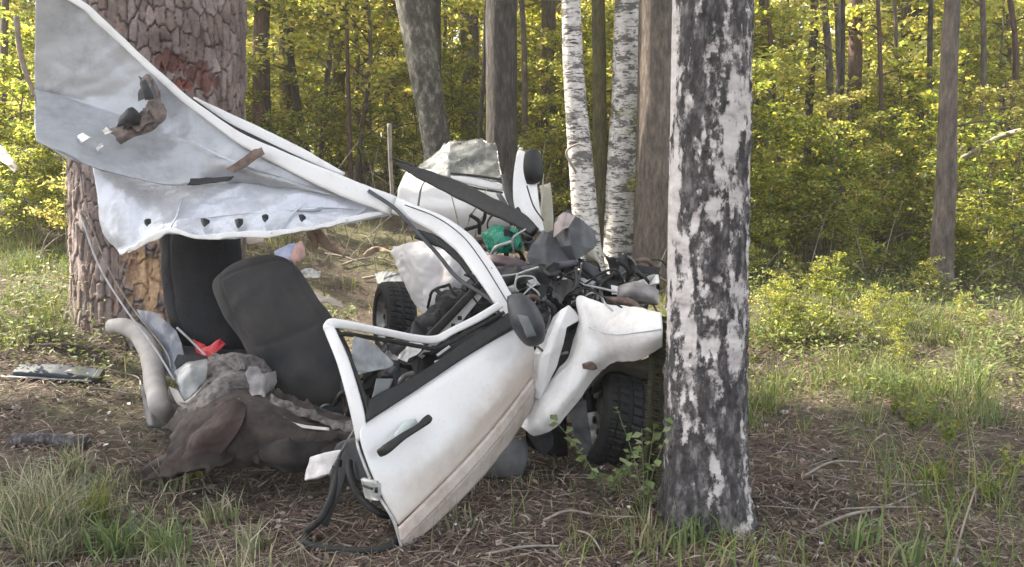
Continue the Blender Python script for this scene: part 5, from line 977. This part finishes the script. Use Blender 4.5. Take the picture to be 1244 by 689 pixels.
def tuft(px, py, n_, h, cols, label, wd=.006, spread=.05, group='grass tufts'):
    p = G(px, py); x = p[0] + rng.normal(size=n_) * spread; y = p[1] + rng.normal(size=n_) * spread
    V, Fq, cc = blades(np.stack([x, y, H(x, y)], 1), rng.uniform(.5, 1.1, n_) * h, rng.uniform(.1, .9, n_), rng.uniform(.6, 1.2, n_) * wd, palette(n_, cols))
    o = put('grass_tuft', V, Fq, grass_m, None, origin=p, smooth=False, col=cc); tag(o, label, 'grass tuft', group)
STR = [(.34, .30, .20), (.26, .23, .16), (.20, .20, .11), (.14, .17, .07)]
PG = [(.15, .20, .08), (.12, .17, .07), (.20, .24, .12), (.10, .15, .06)]
bar('pillar_groove', [(492, 249, 4.475), (530, 264, 4.40), (562, 287, 4.335), (586, 318, 4.27), (606, 350, 4.205), (619, 372, 4.17)], .006, .006, dark_grey, car, n=50)
for (px, py, n_, h, cols, lab) in ((140, 680, 90, .24, PG, 'dense green tuft at the bottom left corner'), (120, 640, 60, .26, [(.16, .19, .05), (.20, .21, .07)], 'yellow green tuft above the bottom left corner'), (200, 600, 40, .20, NL, 'pale dry tuft left of the brown carpet'), (235, 580, 36, .17, BR, 'yellowish tuft touching the carpet edge'), (205, 680, 60, .22, PG, 'green tuft at the bottom edge, second from the left corner'),
        (270, 640, 50, .20, NL, 'grey green broad bladed tuft below the carpet'), (310, 670, 46, .16, NL, 'grey straw tuft at the bottom, left of the rubber loop'), (790, 670, 60, .20, STR, 'straw tuft between the weed stem and the near birch'), (840, 668, 50, .18, PG, 'green tuft at the foot of the near birch'), (1040, 672, 40, .18, PG, 'sparse green tuft at the bottom right'), (1110, 690, 24, .22, PG, 'tall bladed tuft at the bottom edge, right side'),
        (965, 470, 40, .17, PG, 'upright tuft above the small round white stone'), (1040, 490, 50, .18, PG, 'spiky tuft in the middle of the right clearing'), (1085, 480, 60, .24, PG, 'tall green tuft left of the bright yellow plants'), (1180, 470, 90, .34, PG, 'tallest grass clump on the right side'), (1205, 520, 50, .24, PG, 'grass clump in front of the tallest clump'), (1135, 590, 30, .16, BR, 'small lit tuft at the lower right soil edge'),
        (55, 390, 120, .20, [(.20, .22, .06), (.15, .18, .06), (.25, .24, .10)], 'sunlit yellow green tuft left of the huge pine'), (20, 420, 70, .16, STR, 'straw coloured tuft at the left edge'), (30, 330, 120, .30, PG, 'long green tuft at the left edge before the shrub'), (75, 310, 80, .2, PG, 'green tuft at the left of the pine foot'), (560, 640, 22, .10, NL, 'short sparse tuft near the door corner'), (90, 580, 50, .2, NL, 'dry tuft by the birch log end')):  # the sunlit tuft's palette has its sunlight mixed in
    tuft(px, py, n_, h, cols, lab, wd=.005 + .006 * (py > 560), spread=.04 + .02 * (py < 420))

# ================================================================== AIR
hz = bpy.data.materials.new('morning haze'); hz.use_nodes = True; ht = hz.node_tree; ht.nodes.remove(ht.nodes['Principled BSDF'])
pv = ht.nodes.new('ShaderNodeVolumePrincipled'); pv.inputs['Color'].default_value = (.96, .93, .86, 1); pv.inputs['Density'].default_value = .0022; pv.inputs['Anisotropy'].default_value = .2
ht.links.new(pv.outputs[0], ht.nodes['Material Output'].inputs['Volume'])
x0, x1, y0, y1, z0, z1 = -60, 60, -12, 62, -2.5, 24
Vh = [(x, y, z) for x in (x0, x1) for y in (y0, y1) for z in (z0, z1)]
Fh = [(0, 1, 3, 2), (4, 6, 7, 5), (0, 4, 5, 1), (2, 3, 7, 6), (0, 2, 6, 4), (1, 5, 7, 3)]
o = put('haze', Vh, Fh, hz, smooth=False, origin=(0, 25, -2.5)); tag(o, 'thin sunlit haze hanging in the air of the wood', 'haze', None, 'stuff')
